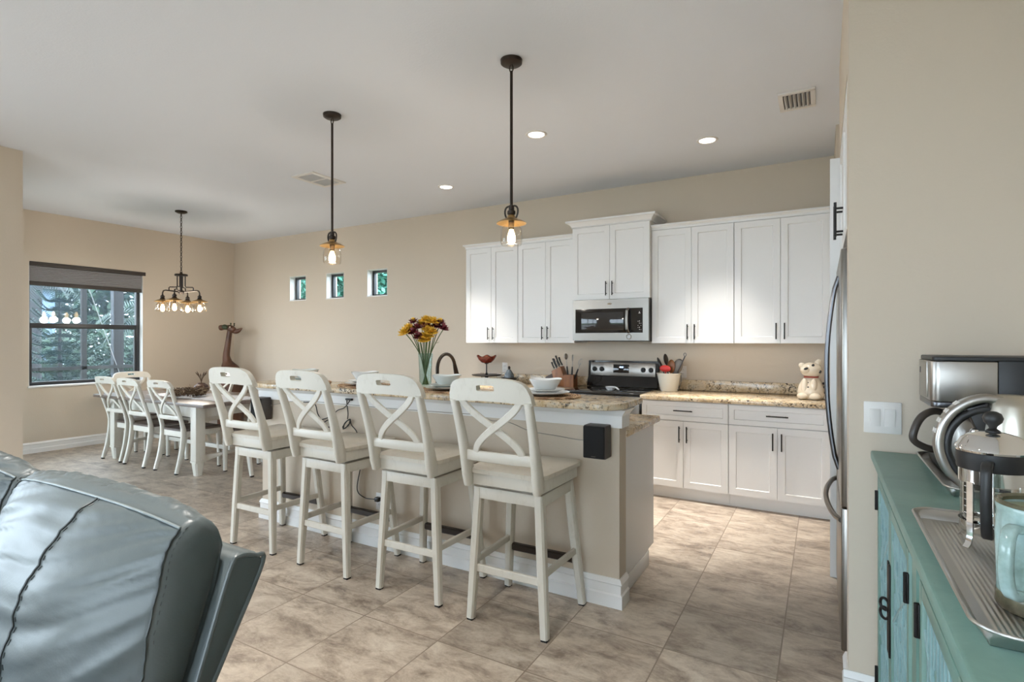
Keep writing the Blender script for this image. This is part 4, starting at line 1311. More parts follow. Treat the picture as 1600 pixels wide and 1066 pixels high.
for x in (lx0, lx1):
    g = G(); pr = [(ly0 + 0.04, 0.20), (ly0 + 0.04, 0.13)] + [(y, 0.13 + 0.045 * math.sin(PI * (y - ly0 - 0.04) / (ly1 - ly0 - 0.08))) for y in lin(ly0 + 0.08, ly1 - 0.08, 11)] + [(ly1 - 0.04, 0.13), (ly1 - 0.04, 0.20)]
    g.prism(pr, x - 0.02, x + 0.02, 'yz', 0.003); build(g, 'end_stretcher', STOOL, t)
ym = (ly0 + ly1) / 2
g = G(); g.box(lx0, lx1, ym - 0.03, ym + 0.03, 0.20, 0.245, 0.004); build(g, 'long_stretcher', STOOL, t)

# table runner, twig wreath, pot with sprig
g = G()
us, vs = lin(-6.95, -5.42, 60), lin(3.40, 3.86, 20)
g.solid(us, vs, lambda u, v: (u + 0.012 * (abs(v - 3.63) > 0.22) * math.sin(u * 60), v + 0.012 * math.sin(u * 70) * (abs(v - 3.63) / 0.23), 0.7655 + 0.002 * math.sin(u * 40) * math.sin(v * 33)), lambda u, v: (u, v, 0.7625))
one(g, 'table_runner', LACE, 'white lace runner along the middle of the dining table', 'tablecloth')
t = thing('twig_wreath', 'brown twig and straw wreath lying on the dining table', 'centrepiece', (-6.30, 3.52, 0.766))
g = G(); cx, cy = -6.28, 3.50
for k in range(150):
    a = rnd.uniform(0, 2 * PI); rr = rnd.gauss(0.125, 0.03)
    pts = []
    for q in range(5):
        aa = a + q * 0.16
        pts.append((cx + (rr + rnd.uniform(-.02, .02)) * math.cos(aa) * 1.25, cy + (rr + rnd.uniform(-.02, .02)) * math.sin(aa), 0.80 + rnd.uniform(-.024, .065)))
    g.tube(pts, 0.005, 5)
build(g, 'twigs', TWIG, t)
g = G()
for k in range(90):
    a = rnd.uniform(0, 2 * PI); rr = rnd.uniform(0.09, 0.17)
    p = Vector((cx + rr * 1.25 * math.cos(a), cy + rr * math.sin(a), 0.80 + rnd.uniform(-.01, .06)))
    d = Vector((math.cos(a) + rnd.gauss(0, .6), math.sin(a) + rnd.gauss(0, .6), rnd.uniform(-.1, .8))).normalized()
    g.tube([p, p + d * 0.05, p + d * 0.085 + Vector((0, 0, -.01))], 0.0018, 4)
build(g, 'straw', STRAW, t)
t = thing('clay_pot', 'reddish round clay pot on the table beside the twig wreath', 'pot', (-6.42, 3.74, 0.766))
g = G(); g.lathe([(0, 0.766), (0.04, 0.766), (0.075, 0.80), (0.085, 0.84), (0.07, 0.875), (0.045, 0.89), (0.04, 0.90), (0.034, 0.90), (0.036, 0.885), (0.0, 0.87)], (-6.42, 3.74, 0), 24)
build(g, 'pot_body', CARVED, t)
g = G()
for k in range(9):
    a = 2 * PI * k / 9
    tip = (-6.42 + 0.06 * math.cos(a), 3.74 + 0.06 * math.sin(a), 1.02 + rnd.uniform(-.02, .02))
    g.tube(bez((-6.42, 3.74, 0.88), (-6.42, 3.74, 0.95), (-6.42 + 0.03 * math.cos(a), 3.74 + 0.03 * math.sin(a), 0.99), tip, 6), [0.003, 0.003, 0.003, 0.004, 0.007, 0.003], 5)
build(g, 'dried_sprig', TWIG, t)

# ================================================================ CARVED GIRAFFE
gx, gy = -8.10, 5.16
t = thing('giraffe_statue', 'tall reddish carved wooden giraffe in the dining corner', 'statue', (gx, gy, 0))
g = G()
# seated body, thick chest, long leaning neck (one skin)
GR = Vector((0.867, 0.4985, 0)); GB_ = Vector((gx, gy, 0)); GN = Vector((0.4985, -0.867, 0))
GP = lambda a, z, n_=0.0: GB_ + GR * a + GN * n_ + Vector((0, 0, z))
path = [(0.02, 0.0, 0.17), (0.02, 0.12, 0.185), (0.025, 0.35, 0.19), (0.03, 0.60, 0.18), (0.03, 0.80, 0.17), (0.01, 0.93, 0.15), (-0.012, 1.00, 0.115), (-0.032, 1.08, 0.068), (-0.045, 1.17, 0.050), (-0.03, 1.30, 0.044), (-0.012, 1.42, 0.040), (0.002, 1.52, 0.038), (0.01, 1.575, 0.036)]
sp = spline([GP(p[0], p[1]) for p in path], 4)
rs = []
for i in range(len(sp)):
    f = i / 4; k = min(int(f), len(path) - 2); rs.append(path[k][2] + (path[k + 1][2] - path[k][2]) * (f - k))
g.tube(sp, rs, 20); build(g, 'body', CARVED, t, smooth=60)
g = G(); g.tube(spline([GP(0.085, 1.535), GP(0.06, 1.57), GP(0.015, 1.605, 0.01), GP(-0.05, 1.612, 0.03), GP(-0.10, 1.608, 0.045), GP(-0.135, 1.60, 0.055)], 4), [0.022, 0.034, 0.044, 0.05, 0.052, 0.053, 0.053, 0.052, 0.05, 0.046, 0.041, 0.037, 0.036, 0.037, 0.04, 0.043, 0.044, 0.043, 0.04, 0.034, 0.022], 16)
h = build(g, 'head', CARVED, t, smooth=60)
g = G(); g.ball(GP(-0.045, 1.617, 0.05), (0.062, 0.045, 0.042), 14); build(g, 'face_patch', CARVEDD, h)
g = G(); g.ball(GP(0.035, 1.615, 0.048), (0.011, 0.011, 0.016), 10); build(g, 'eye', CREAMC, h)
for tip, mid_ in ((GP(0.205, 1.60), GP(0.13, 1.555)), (GP(0.06, 1.53, -0.14), GP(0.06, 1.55, -0.08))):
    g = G(); p = GP(0.06, 1.545)
    g.tube(spline([p, mid_, tip], 3), [0.02, 0.030, 0.036, 0.036, 0.030, 0.018, 0.005], 12); build(g, 'ear', CARVED, h, smooth=60)
for da in (0.022, 0.05):
    g = G(); p = GP(da, 1.635, 0.0 if da < .03 else -.05); g.tube([p, p + Vector((0.004, 0, 0.035))], [0.012, 0.008], 10); g.ball(p + Vector((0.004, 0, 0.04)), 0.012, 10); build(g, 'horn', CARVEDD, h)

# ================================================================ LAMPS
def tilt_m(x, y, z): return Matrix.Translation((x, y, z))
def jar(par, x, y, zs, r, h, pw, glow='lamp_glow', flare=0.0):
    """flared metal shade, clear jar, glowing bulb hanging from height zs"""
    g = G(); g.lathe([(0.018, zs + 0.028), (0.026, zs + 0.012), (r * 1.02, zs - 0.004), (r * 1.38, zs - 0.018), (r * 1.38, zs - 0.021), (r * 1.0, zs - 0.009), (0.022, zs + 0.004), (0.014, zs + 0.02)], (x, y, 0), 32)
    build(g, 'lamp_shade', AMBER, par)
    g = G(); g.lathe([(0, zs - 0.055), (0.016, zs - 0.055), (0.018, zs - 0.02), (0.018, zs + 0.03), (0.024, zs + 0.034), (0.024, zs + 0.05), (0.012, zs + 0.062), (0, zs + 0.062)], (x, y, 0), 18); build(g, 'socket', BRONZE, par)
    g = G(); z0 = zs - 0.022; t_ = 0.0025
    out = [(r * 0.62, z0), (r * 0.72, z0 - 0.012), (r * 0.95, z0 - 0.03), (r, z0 - 0.06), (r + flare, z0 - h + 0.02), (r * 0.95 + flare, z0 - h + 0.006), (r * 0.90 + flare, z0 - h)]
    g.lathe(out + [(q[0] - t_, q[1]) for q in reversed(out)] + [out[0]], (x, y, 0), 36); gl = build(g, 'glass_jar', AMBGLASS, par)
    g = G(); zb = zs - 0.055
    g.lathe([(0, zb - 0.088), (0.014, zb - 0.084), (0.023, zb - 0.068), (0.025, zb - 0.05), (0.02, zb - 0.025), (0.012, zb - 0.006), (0.012, zb), (0, zb)], (x, y, 0), 18); bl = build(g, 'bulb', BULB, par)
    l = bpy.data.lights.new(glow, 'POINT'); l.energy = pw; l.color = (1.0, 0.93, 0.83); l.shadow_soft_size = 0.05
    o = bpy.data.objects.new(glow, l); COL.objects.link(o); o.parent = par
    o.location = Vector((x, y, zb - 0.13)) - ORG[par.name]
    return gl

def pendant(x, y, zd, label):
    t = thing('pendant_lamp', label, 'pendant light', (x, y, ZC), group='jar pendants over the bar')
    g = G(); g.lathe([(0, ZC - 0.028), (0.05, ZC - 0.028), (0.062, ZC - 0.02), (0.064, ZC - 0.001), (0, ZC - 0.001)], (x, y, 0), 32); build(g, 'canopy', BRONZE, t)
    g = G(); g.tube([(x + 0.012 * math.cos(a), y, ZC - 0.048 + 0.022 * math.sin(a)) for a in lin(0, 2 * PI, 15)[:-1]], 0.0035, 8, closed=True); build(g, 'hanging_loop', BRONZE, t)
    g = G(); g.tube([(x, y, ZC - 0.065), (x, y, zd + 0.09)], 0.0085, 12); build(g, 'rod', BRONZE, t)
    g = G()
    for sg in (-1, 1):
        g.tube(bez((x + sg * 0.006, y, zd + 0.092), (x + sg * 0.05, y, zd + 0.10), (x + sg * 0.052, y, zd + 0.05), (x + sg * 0.028, y, zd + 0.018), 10), 0.0055, 8)
    g.lathe([(0, zd + 0.06), (0.016, zd + 0.06), (0.016, zd + 0.095), (0, zd + 0.10)], (x, y, 0), 14)
    build(g, 'yoke', BRONZE, t)
    jar(t, x, y, zd + 0.012, 0.063, 0.125, PENDANT_W)
pendant(-1.567, 2.718, 2.09, 'jar pendant lamp on the long rod nearest the wall cabinets')
pendant(-3.061, 2.728, 2.09, 'jar pendant lamp hanging in front of the three small windows')

cx, cy = -6.98, 3.813
t = thing('chandelier', 'four-jar bronze chandelier on a chain over the dining table', 'chandelier', (cx, cy, ZC))
g = G(); g.lathe([(0, ZC - 0.03), (0.04, ZC - 0.03), (0.068, ZC - 0.016), (0.068, ZC - 0.001), (0, ZC - 0.001)], (cx, cy, 0), 30); build(g, 'canopy', BRONZE, t)
g = G(); z = ZC - 0.03; k = 0
while z > 2.26:
    a = k * PI / 2
    g.tube([(cx + 0.009 * math.cos(q) * math.cos(a), cy + 0.009 * math.cos(q) * math.sin(a), z - 0.016 + 0.019 * math.sin(q)) for q in lin(0, 2 * PI, 11)[:-1]], 0.0036, 6, closed=True)
    z -= 0.031; k += 1
build(g, 'chain', BRONZE, t)
g = G(); g.lathe([(0, 2.215), (0.07, 2.215), (0.075, 2.225), (0.07, 2.238), (0.02, 2.24), (0.012, 2.265), (0, 2.265)], (cx, cy, 0), 28); build(g, 'top_plate', BRONZE, t)
g = G(); g.lathe([(0, 1.985), (0.02, 1.985), (0.036, 2.01), (0.03, 2.03), (0.014, 2.04), (0.014, 2.22), (0, 2.22)], (cx, cy, 0), 20); build(g, 'centre_column', BRONZE, t)
import itertools
VX_ = Vector((0.867, 0.4985, 0))
for k in range(4):
    a = R(42 + 90 * k)
    d = Vector((math.cos(a), math.sin(a), 0)); C_ = Vector((cx, cy, 0))
    P = lambda r_, z_: C_ + d * r_ + Vector((0, 0, z_))
    g = G(); g.tube([P(0.045, 2.22), P(0.045, 2.09), P(0.055, 2.075), P(0.13, 2.075), P(0.138, 2.066), P(0.138, 2.03)], 0.007, 8)
    g.tube([P(0.01, 2.015), P(0.05, 2.02), P(0.175, 2.035), P(0.20, 2.028), P(0.21, 2.0), P(0.21, 1.965)], 0.0085, 8)
    ar = build(g, 'arm', BRONZE, t)
    e = P(0.21, 0)
    g = G(); g.lathe([(0.03, 1.925), (0.014, 1.955), (0.009, 1.985), (0, 1.985)], (e.x, e.y, 0), 16); build(g, 'collar', BRONZE, ar)
    jar(t, e.x, e.y, 1.912, 0.068, 0.118, CHANDELIER_W, flare=0.014)

# ================================================================ SOFA (leather recliner, seen over its back cushions)
t = thing('recliner_sofa', 'blue grey leather recliner sofa at the edge of the living room', 'sofa', (-1.9, 0.3, 0))
def lean(z): return 0.595 - 0.345 * (1.0 - z)          # front plane of the back shell
def rbox(x0, x1, y0, y1, z0, z1, r, n=14, fn=None):
    """soft block: rounded box with subdivided faces, fn displaces each vertex"""
    g = G()
    bmesh.ops.create_cube(g.bm, size=2.0)
    bmesh.ops.subdivide_edges(g.bm, edges=g.bm.edges[:], cuts=n, use_grid_fill=True)
    hx, hy, hz = (x1 - x0) / 2, (y1 - y0) / 2, (z1 - z0) / 2
    C_ = Vector(((x0 + x1) / 2, (y0 + y1) / 2, (z0 + z1) / 2))
    for v in g.bm.verts:
        u = v.co.copy()
        p = Vector((u.x * hx, u.y * hy, u.z * hz))
        q = Vector((max(-hx + r, min(hx - r, p.x)), max(-hy + r, min(hy - r, p.y)), max(-hz + r, min(hz - r, p.z))))
        d = p - q
        if d.length > 1e-9:
            d = d.normalized() * r
        p = q + d
        if fn: p = fn(p, u, hx, hy, hz)
        v.co = p + C_
    return g
SX1 = -0.93
# back shell with side wing
pr = [(lean(0.42) , 0.42), (lean(1.0), 1.0), (lean(1.0) + 0.02, 1.012), (lean(1.0) + 0.06, 0.997), (lean(1.0) + 0.066, 0.985), (lean(0.42) + 0.20, 0.42), (lean(0.42) + 0.20, 0.10), (lean(0.42), 0.10)]
pr = [(lean(0.10), 0.10), (lean(1.0), 1.0), (lean(1.0) + 0.018, 1.010), (lean(1.0) + 0.052, 1.000), (lean(1.0) + 0.070, 0.978), (0.553, 0.78), (0.55, 0.45), (0.55, 0.10)]
g = G(); g.prism(pr, -3.25, SX1, 'yz', 0.006); sh = build(g, 'back_shell', LEATHER, t, smooth=50)
edge = [(SX1 - 0.001, y, z) for y, z in ((lean(0.72) + 0.004, 0.72), (lean(0.85) + 0.004, 0.85), (lean(0.985) + 0.005, 0.985), (lean(1.0) + 0.018, 1.004), (lean(1.0) + 0.050, 0.995), (lean(1.0) + 0.065, 0.976), (0.592, 0.85), (0.556, 0.785))]
g = G(); g.tube(spline(edge, 5), 0.0045, 8); build(g, 'piping', LEATHER, sh)
def cushion(x0, x1, seed, par):
    """lofted pillow: domed front panel, crown gusset, narrow side gussets"""
    mid = [(0.595, 1.055), (0.582, 1.094), (0.552, 1.106), (0.502, 1.086), (0.445, 1.03), (0.403, 0.965), (0.378, 0.89), (0.366, 0.80), (0.365, 0.70), (0.375, 0.60), (0.40, 0.53)]
    end = [(0.595, 1.030), (0.580, 1.070), (0.553, 1.086), (0.520, 1.068), (0.500, 1.03), (0.487, 0.975), (0.475, 0.91), (0.462, 0.83), (0.448, 0.73), (0.44, 0.62), (0.44, 0.53)]
    A = [Vector((0, y, z)) for y, z in mid]; B_ = [Vector((0, y, z)) for y, z in end]
    A, B_ = spline(A, 9), spline(B_, 9)
    n = len(A)
    iv = 2 * 9 + 7                  # index of the crown seam
    NB = 12
    def sect(x, w, side):
        """w 0 at the middle .. 1 at the end; side pulls the front back to the shell"""
        out = []
        f = (x - x0) / (x1 - x0)
        for i in range(n):
            p = A[i].lerp(B_[i], w)
            q = p.z
            e = min(1, abs(2 * f - 1))
            if i > iv - 6:
                k = min(1, (i - iv + 6) / 10) * (1 - side) * (1 - 0.72 * e ** 10)
                # folds that run along the panel, stronger and finer towards the seams
                s_ = i / n * 2.2 + 0.55 * (f - 0.5) ** 2 * (1 if f > .5 else -1) * 2
                w1 = noise.noise(Vector((f * 1.6 + seed, s_ * 4.5, seed * 2)))
                w2 = noise.noise(Vector((f * 2.4 + seed * 3, s_ * 15, 1.7)))
                w3 = noise.noise(Vector((f * 5.0 + seed * 5, s_ * 32, 4.1)))
                d = 0.013 * w1 + (0.0045 + 0.011 * e) * w2 + (0.0022 + 0.0055 * e) * w3
                nn = Vector((0, -0.8, 0.5 if i < n * .5 else 0.1))
                p = p + nn * d * k
            else:
                w1 = noise.noise(Vector((f * 34 + seed + i * 0.12, i * 0.06, seed)))
                p = p + Vector((0, 0, 0.0085 * w1 * min(1, (iv + 1 - i) / 5)))
            if side:
                sh_ = Vector((0, lean(min(p.z, 1.0)) - 0.004, min(p.z, 1.0 + 0.05 * (1 - side))))
                p = p.lerp(sh_, side)
            p = Vector((x, p.y, p.z)); out.append(p)
        zb_, zt_ = 0.53, 1.0
        for i in range(1, NB):
            z = zb_ + (zt_ - zb_) * i / NB
            out.append(Vector((x, lean(z) - 0.003, z)))
        return out
    S = []
    W = x1 - x0
    def prof_w(f): return min(1.0, abs(2 * f - 1) ** 3.0)
    S.append(sect(x0 - 0.004, 1, 0.95)); S.append(sect(x0 - 0.010, 1, 0.55)); S.append(sect(x0 - 0.006, 1, 0.12))
    NS = 84
    for k in range(NS + 1):
        S.append(sect(x0 + W * k / NS, prof_w(k / NS), 0))
    S.append(sect(x1 + 0.006, 1, 0.12)); S.append(sect(x1 + 0.012, 1, 0.3)); S.append(sect(x1 + 0.014, 1, 0.55)); S.append(sect(x1 + 0.011, 1, 0.8)); S.append(sect(x1 + 0.004, 1, 0.97))
    g = G(); m = len(S[0])
    R_ = [[g.bm.verts.new(p) for p in q] for q in S]
    for p, q in zip(R_, R_[1:]):
        for k in range(m): g.bm.faces.new((p[k], p[(k + 1) % m], q[(k + 1) % m], q[k]))
    g.bm.faces.new(R_[0]); g.bm.faces.new(list(reversed(R_[-1])))
    c = build(g, 'back_cushion', LEATHER, par, smooth=80)
    off = Vector((0, -0.0012, 0.0012))
    sec_at = lambda f: [p + off for p in S[3 + int(round(f * NS))][iv:n]]
    # welted crown seam and panel seams
    g = G(); g.tube([S[3 + k][iv] + Vector((0, -0.001, 0.0015)) for k in range(NS + 1)], 0.0024, 7); build(g, 'piping', PIPING, c)
    for f, nm in ((1.0, 'side_seam'), (0.60, 'front_seam'), (0.0, 'side_seam')):
        g = G(); g.tube(sec_at(f), 0.0021, 6); build(g, nm, LEATHERS, c)
        st = [p + Vector((0.011 if f < 1 else 0.004, 0.010 if f == 1 else 0, 0.0)) for p in sec_at(f)]
        if f == 0.60:
            st = [p + off * 0.5 for p in S[3 + int(round(f * NS)) + 1][iv:n]]
        g = G()
        for p, q in list(zip(st, st[1:]))[::2]:
            g.tube([p, p.lerp(q, 0.9)], 0.0012, 5)
        build(g, 'stitching', LEATHERS, c)
    return c
for k, (a, b) in enumerate(((-1.625, -0.965), (-2.32, -1.66), (-3.02, -2.36))):
    cushion(a, b, k * 4.7 + 1.3, t)
# seat body and arms below the frame
g = rbox(-3.24, SX1 - 0.21, -0.45, 0.36, 0.12, 0.50, 0.06, 10); build(g, 'seat', LEATHER, t, smooth=60)
g = rbox(SX1 - 0.20, SX1, -0.50, 0.30, 0.06, 0.62, 0.06, 10); build(g, 'arm', LEATHER, t, smooth=60)
g = rbox(-3.42, -3.24, -0.50, 0.36, 0.06, 0.62, 0.06, 10); build(g, 'arm', LEATHER, t, smooth=60)
for x in (-3.2, SX1 - 0.08):
    for y in (-0.4, 0.48):
        g = G(); g.lathe([(0, 0), (0.025, 0), (0.03, 0.12), (0, 0.12)], (x, y, 0), 12); build(g, 'foot', RUBBER, t)
# ================================================================ TEAL SIDEBOARD
ZT = 0.99
BY0, BY1 = 0.50, 2.43
t = thing('sideboard', 'distressed teal sideboard with carved lattice doors under the light switch', 'sideboard', (0.37, 1.45, 0))
g = G(); g.box(0.155, 0.582, BY0, BY1, ZT - 0.032, ZT, 0.006); build(g, 'top', TEAL, t)
g = G(); g.box(0.182, 0.575, BY0 + 0.015, BY1 - 0.012, 0.09, ZT - 0.033)
g.box(0.176, 0.184, BY0 + 0.015, BY1 - 0.012, ZT - 0.075, ZT - 0.033); g.box(0.176, 0.184, BY0 + 0.015, BY1 - 0.012, 0.06, 0.10)
for y in (BY1 - 0.075, 1.46, BY0 + 0.015): g.box(0.176, 0.184, y, y + 0.063, 0.10, ZT - 0.075)
build(g, 'carcass', TEAL, t)
for y in (BY0 + 0.05, BY1 - 0.05):
    for x in (0.21, 0.54):
        g = G(); g.sweep([(x, y, 0.09), (x, y, 0.0)], [0.06, 0.045], [0.06, 0.045]); build(g, 'foot', TEAL, t)
def lattice(y0, y1, hinge):
    g = G(); z0, z1, x = 0.105, ZT - 0.08, 0.172; f = 0.032
    g.box(x, x + 0.02, y0, y0 + f, z0, z1, 0.002); g.box(x, x + 0.02, y1 - f, y1, z0, z1, 0.002)
    g.box(x, x + 0.02, y0 + f, y1 - f, z0, z0 + f, 0.002); g.box(x, x + 0.02, y0 + f, y1 - f, z1 - f, z1, 0.002)
    d = build(g, 'door', TEAL, t)
    g = G(); g.box(x + 0.013, x + 0.019, y0 + f, y1 - f, z0 + f, z1 - f); build(g, 'recessed_panel', TEALDEEP, d)
    g = G(); ya, yb = y0 + f, y1 - f; n = 10; za, zb = z0 + f, z1 - f
    for k in range(1, n):
        y = ya + (yb - ya) * k / n
        # broken vertical bars meeting slanted pieces
        cut = za + (zb - za) * (0.30 + 0.13 * (k % 3)); cut2 = za + (zb - za) * (0.66 + 0.10 * ((k + 1) % 3))
        for a, b in ((za, cut - 0.025), (cut + 0.025, cut2 - 0.02), (cut2 + 0.02, zb)):
            g.box(x + 0.004, x + 0.014, y - 0.005, y + 0.005, a, b, 0.0015, 1)
    for (sa, sb) in ((0.26, 0.62), (0.62, 0.30), (0.55, 0.92), (0.90, 0.60), (0.10, 0.36)):
        p = Vector((x + 0.008, ya, za + (zb - za) * sa)); q = Vector((x + 0.008, yb, za + (zb - za) * sb))
        g.sweep([p, q], 0.011, 0.010, (0, 0, 1))
    build(g, 'lattice', TEALBLUE, d)
    for z in (z1 - 0.085, z0 + 0.085):
        g = G(); yh = hinge
        g.box(x - 0.004, x + 0.001, yh - 0.007, yh + 0.007, z - 0.035, z + 0.035, 0.002); g.tube([(x - 0.005, yh, z - 0.035), (x - 0.005, yh, z + 0.035)], 0.005, 8)
        build(g, 'hinge', IRON, d)
    return d
YM = (1.95, 0.98)
for ym in YM:
    dA = lattice(ym + 0.002, ym + 0.405, ym + 0.40)
    dB = lattice(ym - 0.405, ym - 0.002, ym - 0.40)
    g = G(); g.box(0.167, 0.173, ym + 0.004, ym + 0.028, 0.47, 0.74, 0.002); build(g, 'strap_plate', IRON, dA)
    g = G()
    for zc in (0.612, 0.585):
        g.tube([(0.160 - 0.010 * math.cos(a), ym + 0.012 + 0.010 * math.cos(a), zc + 0.017 * math.sin(a)) for a in lin(0, 2 * PI, 19)[:-1]], 0.0042, 8, closed=True)
    build(g, 'ring_pull', IRON, dA)
    g = G(); g.box(0.167, 0.173, ym - 0.028, ym - 0.004, 0.47, 0.74, 0.002); build(g, 'strap_plate', IRON, dB)

def tray(x0, x1, y0, y1, h, label, ribs):
    z = ZT + 0.001
    g = G()
    NU, NV = (172 if ribs else 30), 46
    us, vs = lin(-1, 1, NU + 1), lin(-1, 1, NV + 1)
    pitch = 4 * (x1 - x0) / NU
    cx, cy, hx, hy = (x0 + x1) / 2, (y0 + y1) / 2, (x1 - x0) / 2, (y1 - y0) / 2
    # concentric map: square grid to rounded rectangle, rim near the outside
    def pos(u, v, low):
        m = max(abs(u), abs(v), 1e-6)
        r = 0.045
        px, py = u * hx, v * hy
        qx, qy = max(-hx + r, min(hx - r, px)), max(-hy + r, min(hy - r, py))
        d = Vector((px - qx, py - qy))
        if d.length > r: d = d.normalized() * r
        px, py = qx + d.x, qy + d.y
        ex = min(hx - abs(u * hx), hy - abs(v * hy))        # distance from the outside
        rim = 0.0
        if ex < 0.016: rim = h * (1 - ex / 0.016) ** 0.7
        elif ribs and ex > 0.03: rim = 0.0009 * (1 + math.sin(px / pitch * 2 * PI))
        return (cx + px, cy + py, z + (0.0 if low else 0.0018) + rim)
    # make sure the rim has rows
    us = sorted(set(us + [-1 + q / hx for q in (0.003, 0.007, 0.011, 0.016)] + [1 - q / hx for q in (0.003, 0.007, 0.011, 0.016)]))
    vs = sorted(set(vs + [-1 + q / hy for q in (0.003, 0.007, 0.011, 0.016)] + [1 - q / hy for q in (0.003, 0.007, 0.011, 0.016)]))
    g.solid(us, vs, lambda u, v: pos(u, v, False), lambda u, v: pos(u, v, True))
    t = thing('baking_tray', label, 'tray', (cx, cy, z))
    build(g, 'pan', ALU, t, smooth=60)
    rp = [(x, y, z + h) for x, y in rounded_poly(x0, x1, y0, y1, (0.045,) * 4, 8)]
    g = G(); g.tube(rp, 0.003, 8, closed=True); build(g, 'rolled_rim', ALU, t)
tray(0.178, 0.50, 0.935, 1.565, 0.022, 'ribbed aluminium tray holding the french press and the mug', True)
tray(0.282, 0.575, 1.80, 2.36, 0.022, 'plain aluminium tray under the coffee maker and kettle', False)
ZR = ZT + 0.0045

# coffee maker
t = thing('coffee_maker', 'black and stainless drip coffee maker at the back of the sideboard', 'coffee maker', (0.44, 2.2, ZR))
g = G(); g.box(0.315, 0.562, 2.075, 2.335, ZR, ZR + 0.035, 0.012); build(g, 'base', BLKPLA, t)
g = G(); g.box(0.445, 0.562, 2.085, 2.335, ZR + 0.034, 1.345, 0.006); build(g, 'water_tank_body', BLKPLA, t)
g = G(); g.prism(rounded_poly(0.287, 0.444, 2.08, 2.335, (0.022, 0.002, 0.002, 0.022), 6), 1.215, 1.338, 'xy', 0.003)
build(g, 'brew_head', STEEL, t)
g = G(); g.prism(rounded_poly(0.289, 0.444, 2.082, 2.333, (0.022, 0.002, 0.002, 0.022), 6), 1.196, 1.2145, 'xy', 0.003); build(g, 'head_base', STEELD, t)
g = G(); g.prism(rounded_poly(0.292, 0.562, 2.083, 2.334, (0.02, 0.006, 0.006, 0.02), 6), 1.3385, 1.353, 'xy', 0.004); build(g, 'lid', BLKPLA, t)
g = G(); g.box(0.284, 0.288, 2.14, 2.28, 1.222, 1.335, 0.002); pb = build(g, 'front_plate', STEEL, t)
g = G(); g.box(0.2825, 0.2855, 2.255, 2.263, 1.295, 1.315, 0.001); build(g, 'brew_button', BLKPLA, pb)
g = G(); g.box(0.515, 0.556, 2.0815, 2.0855, 1.11, 1.285, 0.002); kp = build(g, 'control_strip', STEELD, t)
for k in range(4):
    g = G(); z = 1.14 + k * 0.036; g.prism([(0.526, z), (0.545, z), (0.5355, z + 0.016)], 2.079, 2.082, 'xz'); build(g, 'arrow_mark', WHITEP, kp)
cxx, cyy = 0.385, 2.205
g = G(); g.lathe([(0, ZR + 0.036), (0.062, ZR + 0.036), (0.066, ZR + 0.045), (0.066, ZR + 0.12), (0.058, ZR + 0.155), (0.05, ZR + 0.17), (0, ZR + 0.17)], (cxx, cyy, 0), 30); cf = build(g, 'carafe', STEEL, t)
g = G(); g.lathe([(0, ZR + 0.17), (0.05, ZR + 0.17), (0.05, ZR + 0.185), (0.03, ZR + 0.192), (0, ZR + 0.192)], (cxx, cyy, 0), 26); build(g, 'carafe_lid', BLKPLA, cf)
g = G(); g.sweep(spline([(0.345, 2.165, 1.168), (0.305, 2.15, 1.178), (0.272, 2.135, 1.16), (0.252, 2.125, 1.12), (0.250, 2.125, 1.085), (0.285, 2.14, 1.062), (0.33, 2.165, 1.052)], 5), 0.024, 0.02, (0, 1, 0)); build(g, 'carafe_handle', M('dark_brown_plastic', (0.045, 0.036, 0.03), 0.35), cf, smooth=60)

# electric kettle
kx, ky = 0.435, 1.90
t = thing('electric_kettle', 'stainless electric kettle with a thick curved silver handle', 'kettle', (kx, ky, ZR))
g = G(); g.lathe([(0, ZR), (0.078, ZR), (0.082, ZR + 0.008), (0.08, ZR + 0.022), (0, ZR + 0.022)], (kx, ky, 0), 32); build(g, 'power_base', BLKPLA, t)
g = G(); g.lathe([(0, ZR + 0.023), (0.079, ZR + 0.023), (0.081, ZR + 0.035), (0.077, ZR + 0.10), (0.068, ZR + 0.18), (0.06, ZR + 0.232), (0.052, ZR + 0.252), (0.03, ZR + 0.262), (0, ZR + 0.264)], (kx, ky, 0), 40); build(g, 'kettle_body', M('satin_champagne_steel', (0.60, 0.57, 0.50), 0.3, 1.0), t, smooth=60)
hpts = spline([(kx - 0.01, ky - 0.012, 1.238), (kx - 0.062, ky - 0.012, 1.246), (kx - 0.112, ky - 0.012, 1.222), (kx - 0.146, ky - 0.012, 1.178), (kx - 0.158, ky - 0.012, 1.125), (kx - 0.152, ky - 0.012, 1.08), (kx - 0.132, ky - 0.012, 1.035), (kx - 0.098, ky - 0.012, 1.006)], 6)
g = G(); g.sweep(hpts, 0.046, 0.022, (0, 1, 0)); hh = build(g, 'handle', STEEL, t, smooth=60)
inn = [Vector((kx - 0.07, ky - 0.012, 1.10)) + (p - Vector((kx - 0.07, ky - 0.012, 1.10))) * 0.80 for p in hpts]
g = G(); g.sweep(inn, 0.042, 0.018, (0, 1, 0)); build(g, 'handle_grip', BLKPLA, hh, smooth=60)
g = G(); g.prism([(kx - 0.10, 1.218), (kx - 0.055, 1.236), (kx - 0.055, 1.10), (kx - 0.078, 1.16)], ky - 0.03, ky + 0.006, 'xz', 0.004); build(g, 'handle_web', BLKPLA, hh)
for k in range(4):
    for j in (-1, 1):
        i = 12 + k * 3
        p, q = Vector(hpts[i]), Vector(hpts[i + 1])
        d = (q - p).normalized(); n_ = Vector((d.z, 0, -d.x)); n_ = -n_ if n_.z < 0 else n_
        rot = Matrix((d, Vector((0, 1, 0)), n_)).transposed()
        g = G(); g.obox(p + n_ * 0.0115 + Vector((0, j * 0.010, 0)), (0.013, 0.016, 0.004), rot, 0.001); build(g, 'button', WHITEP, hh)
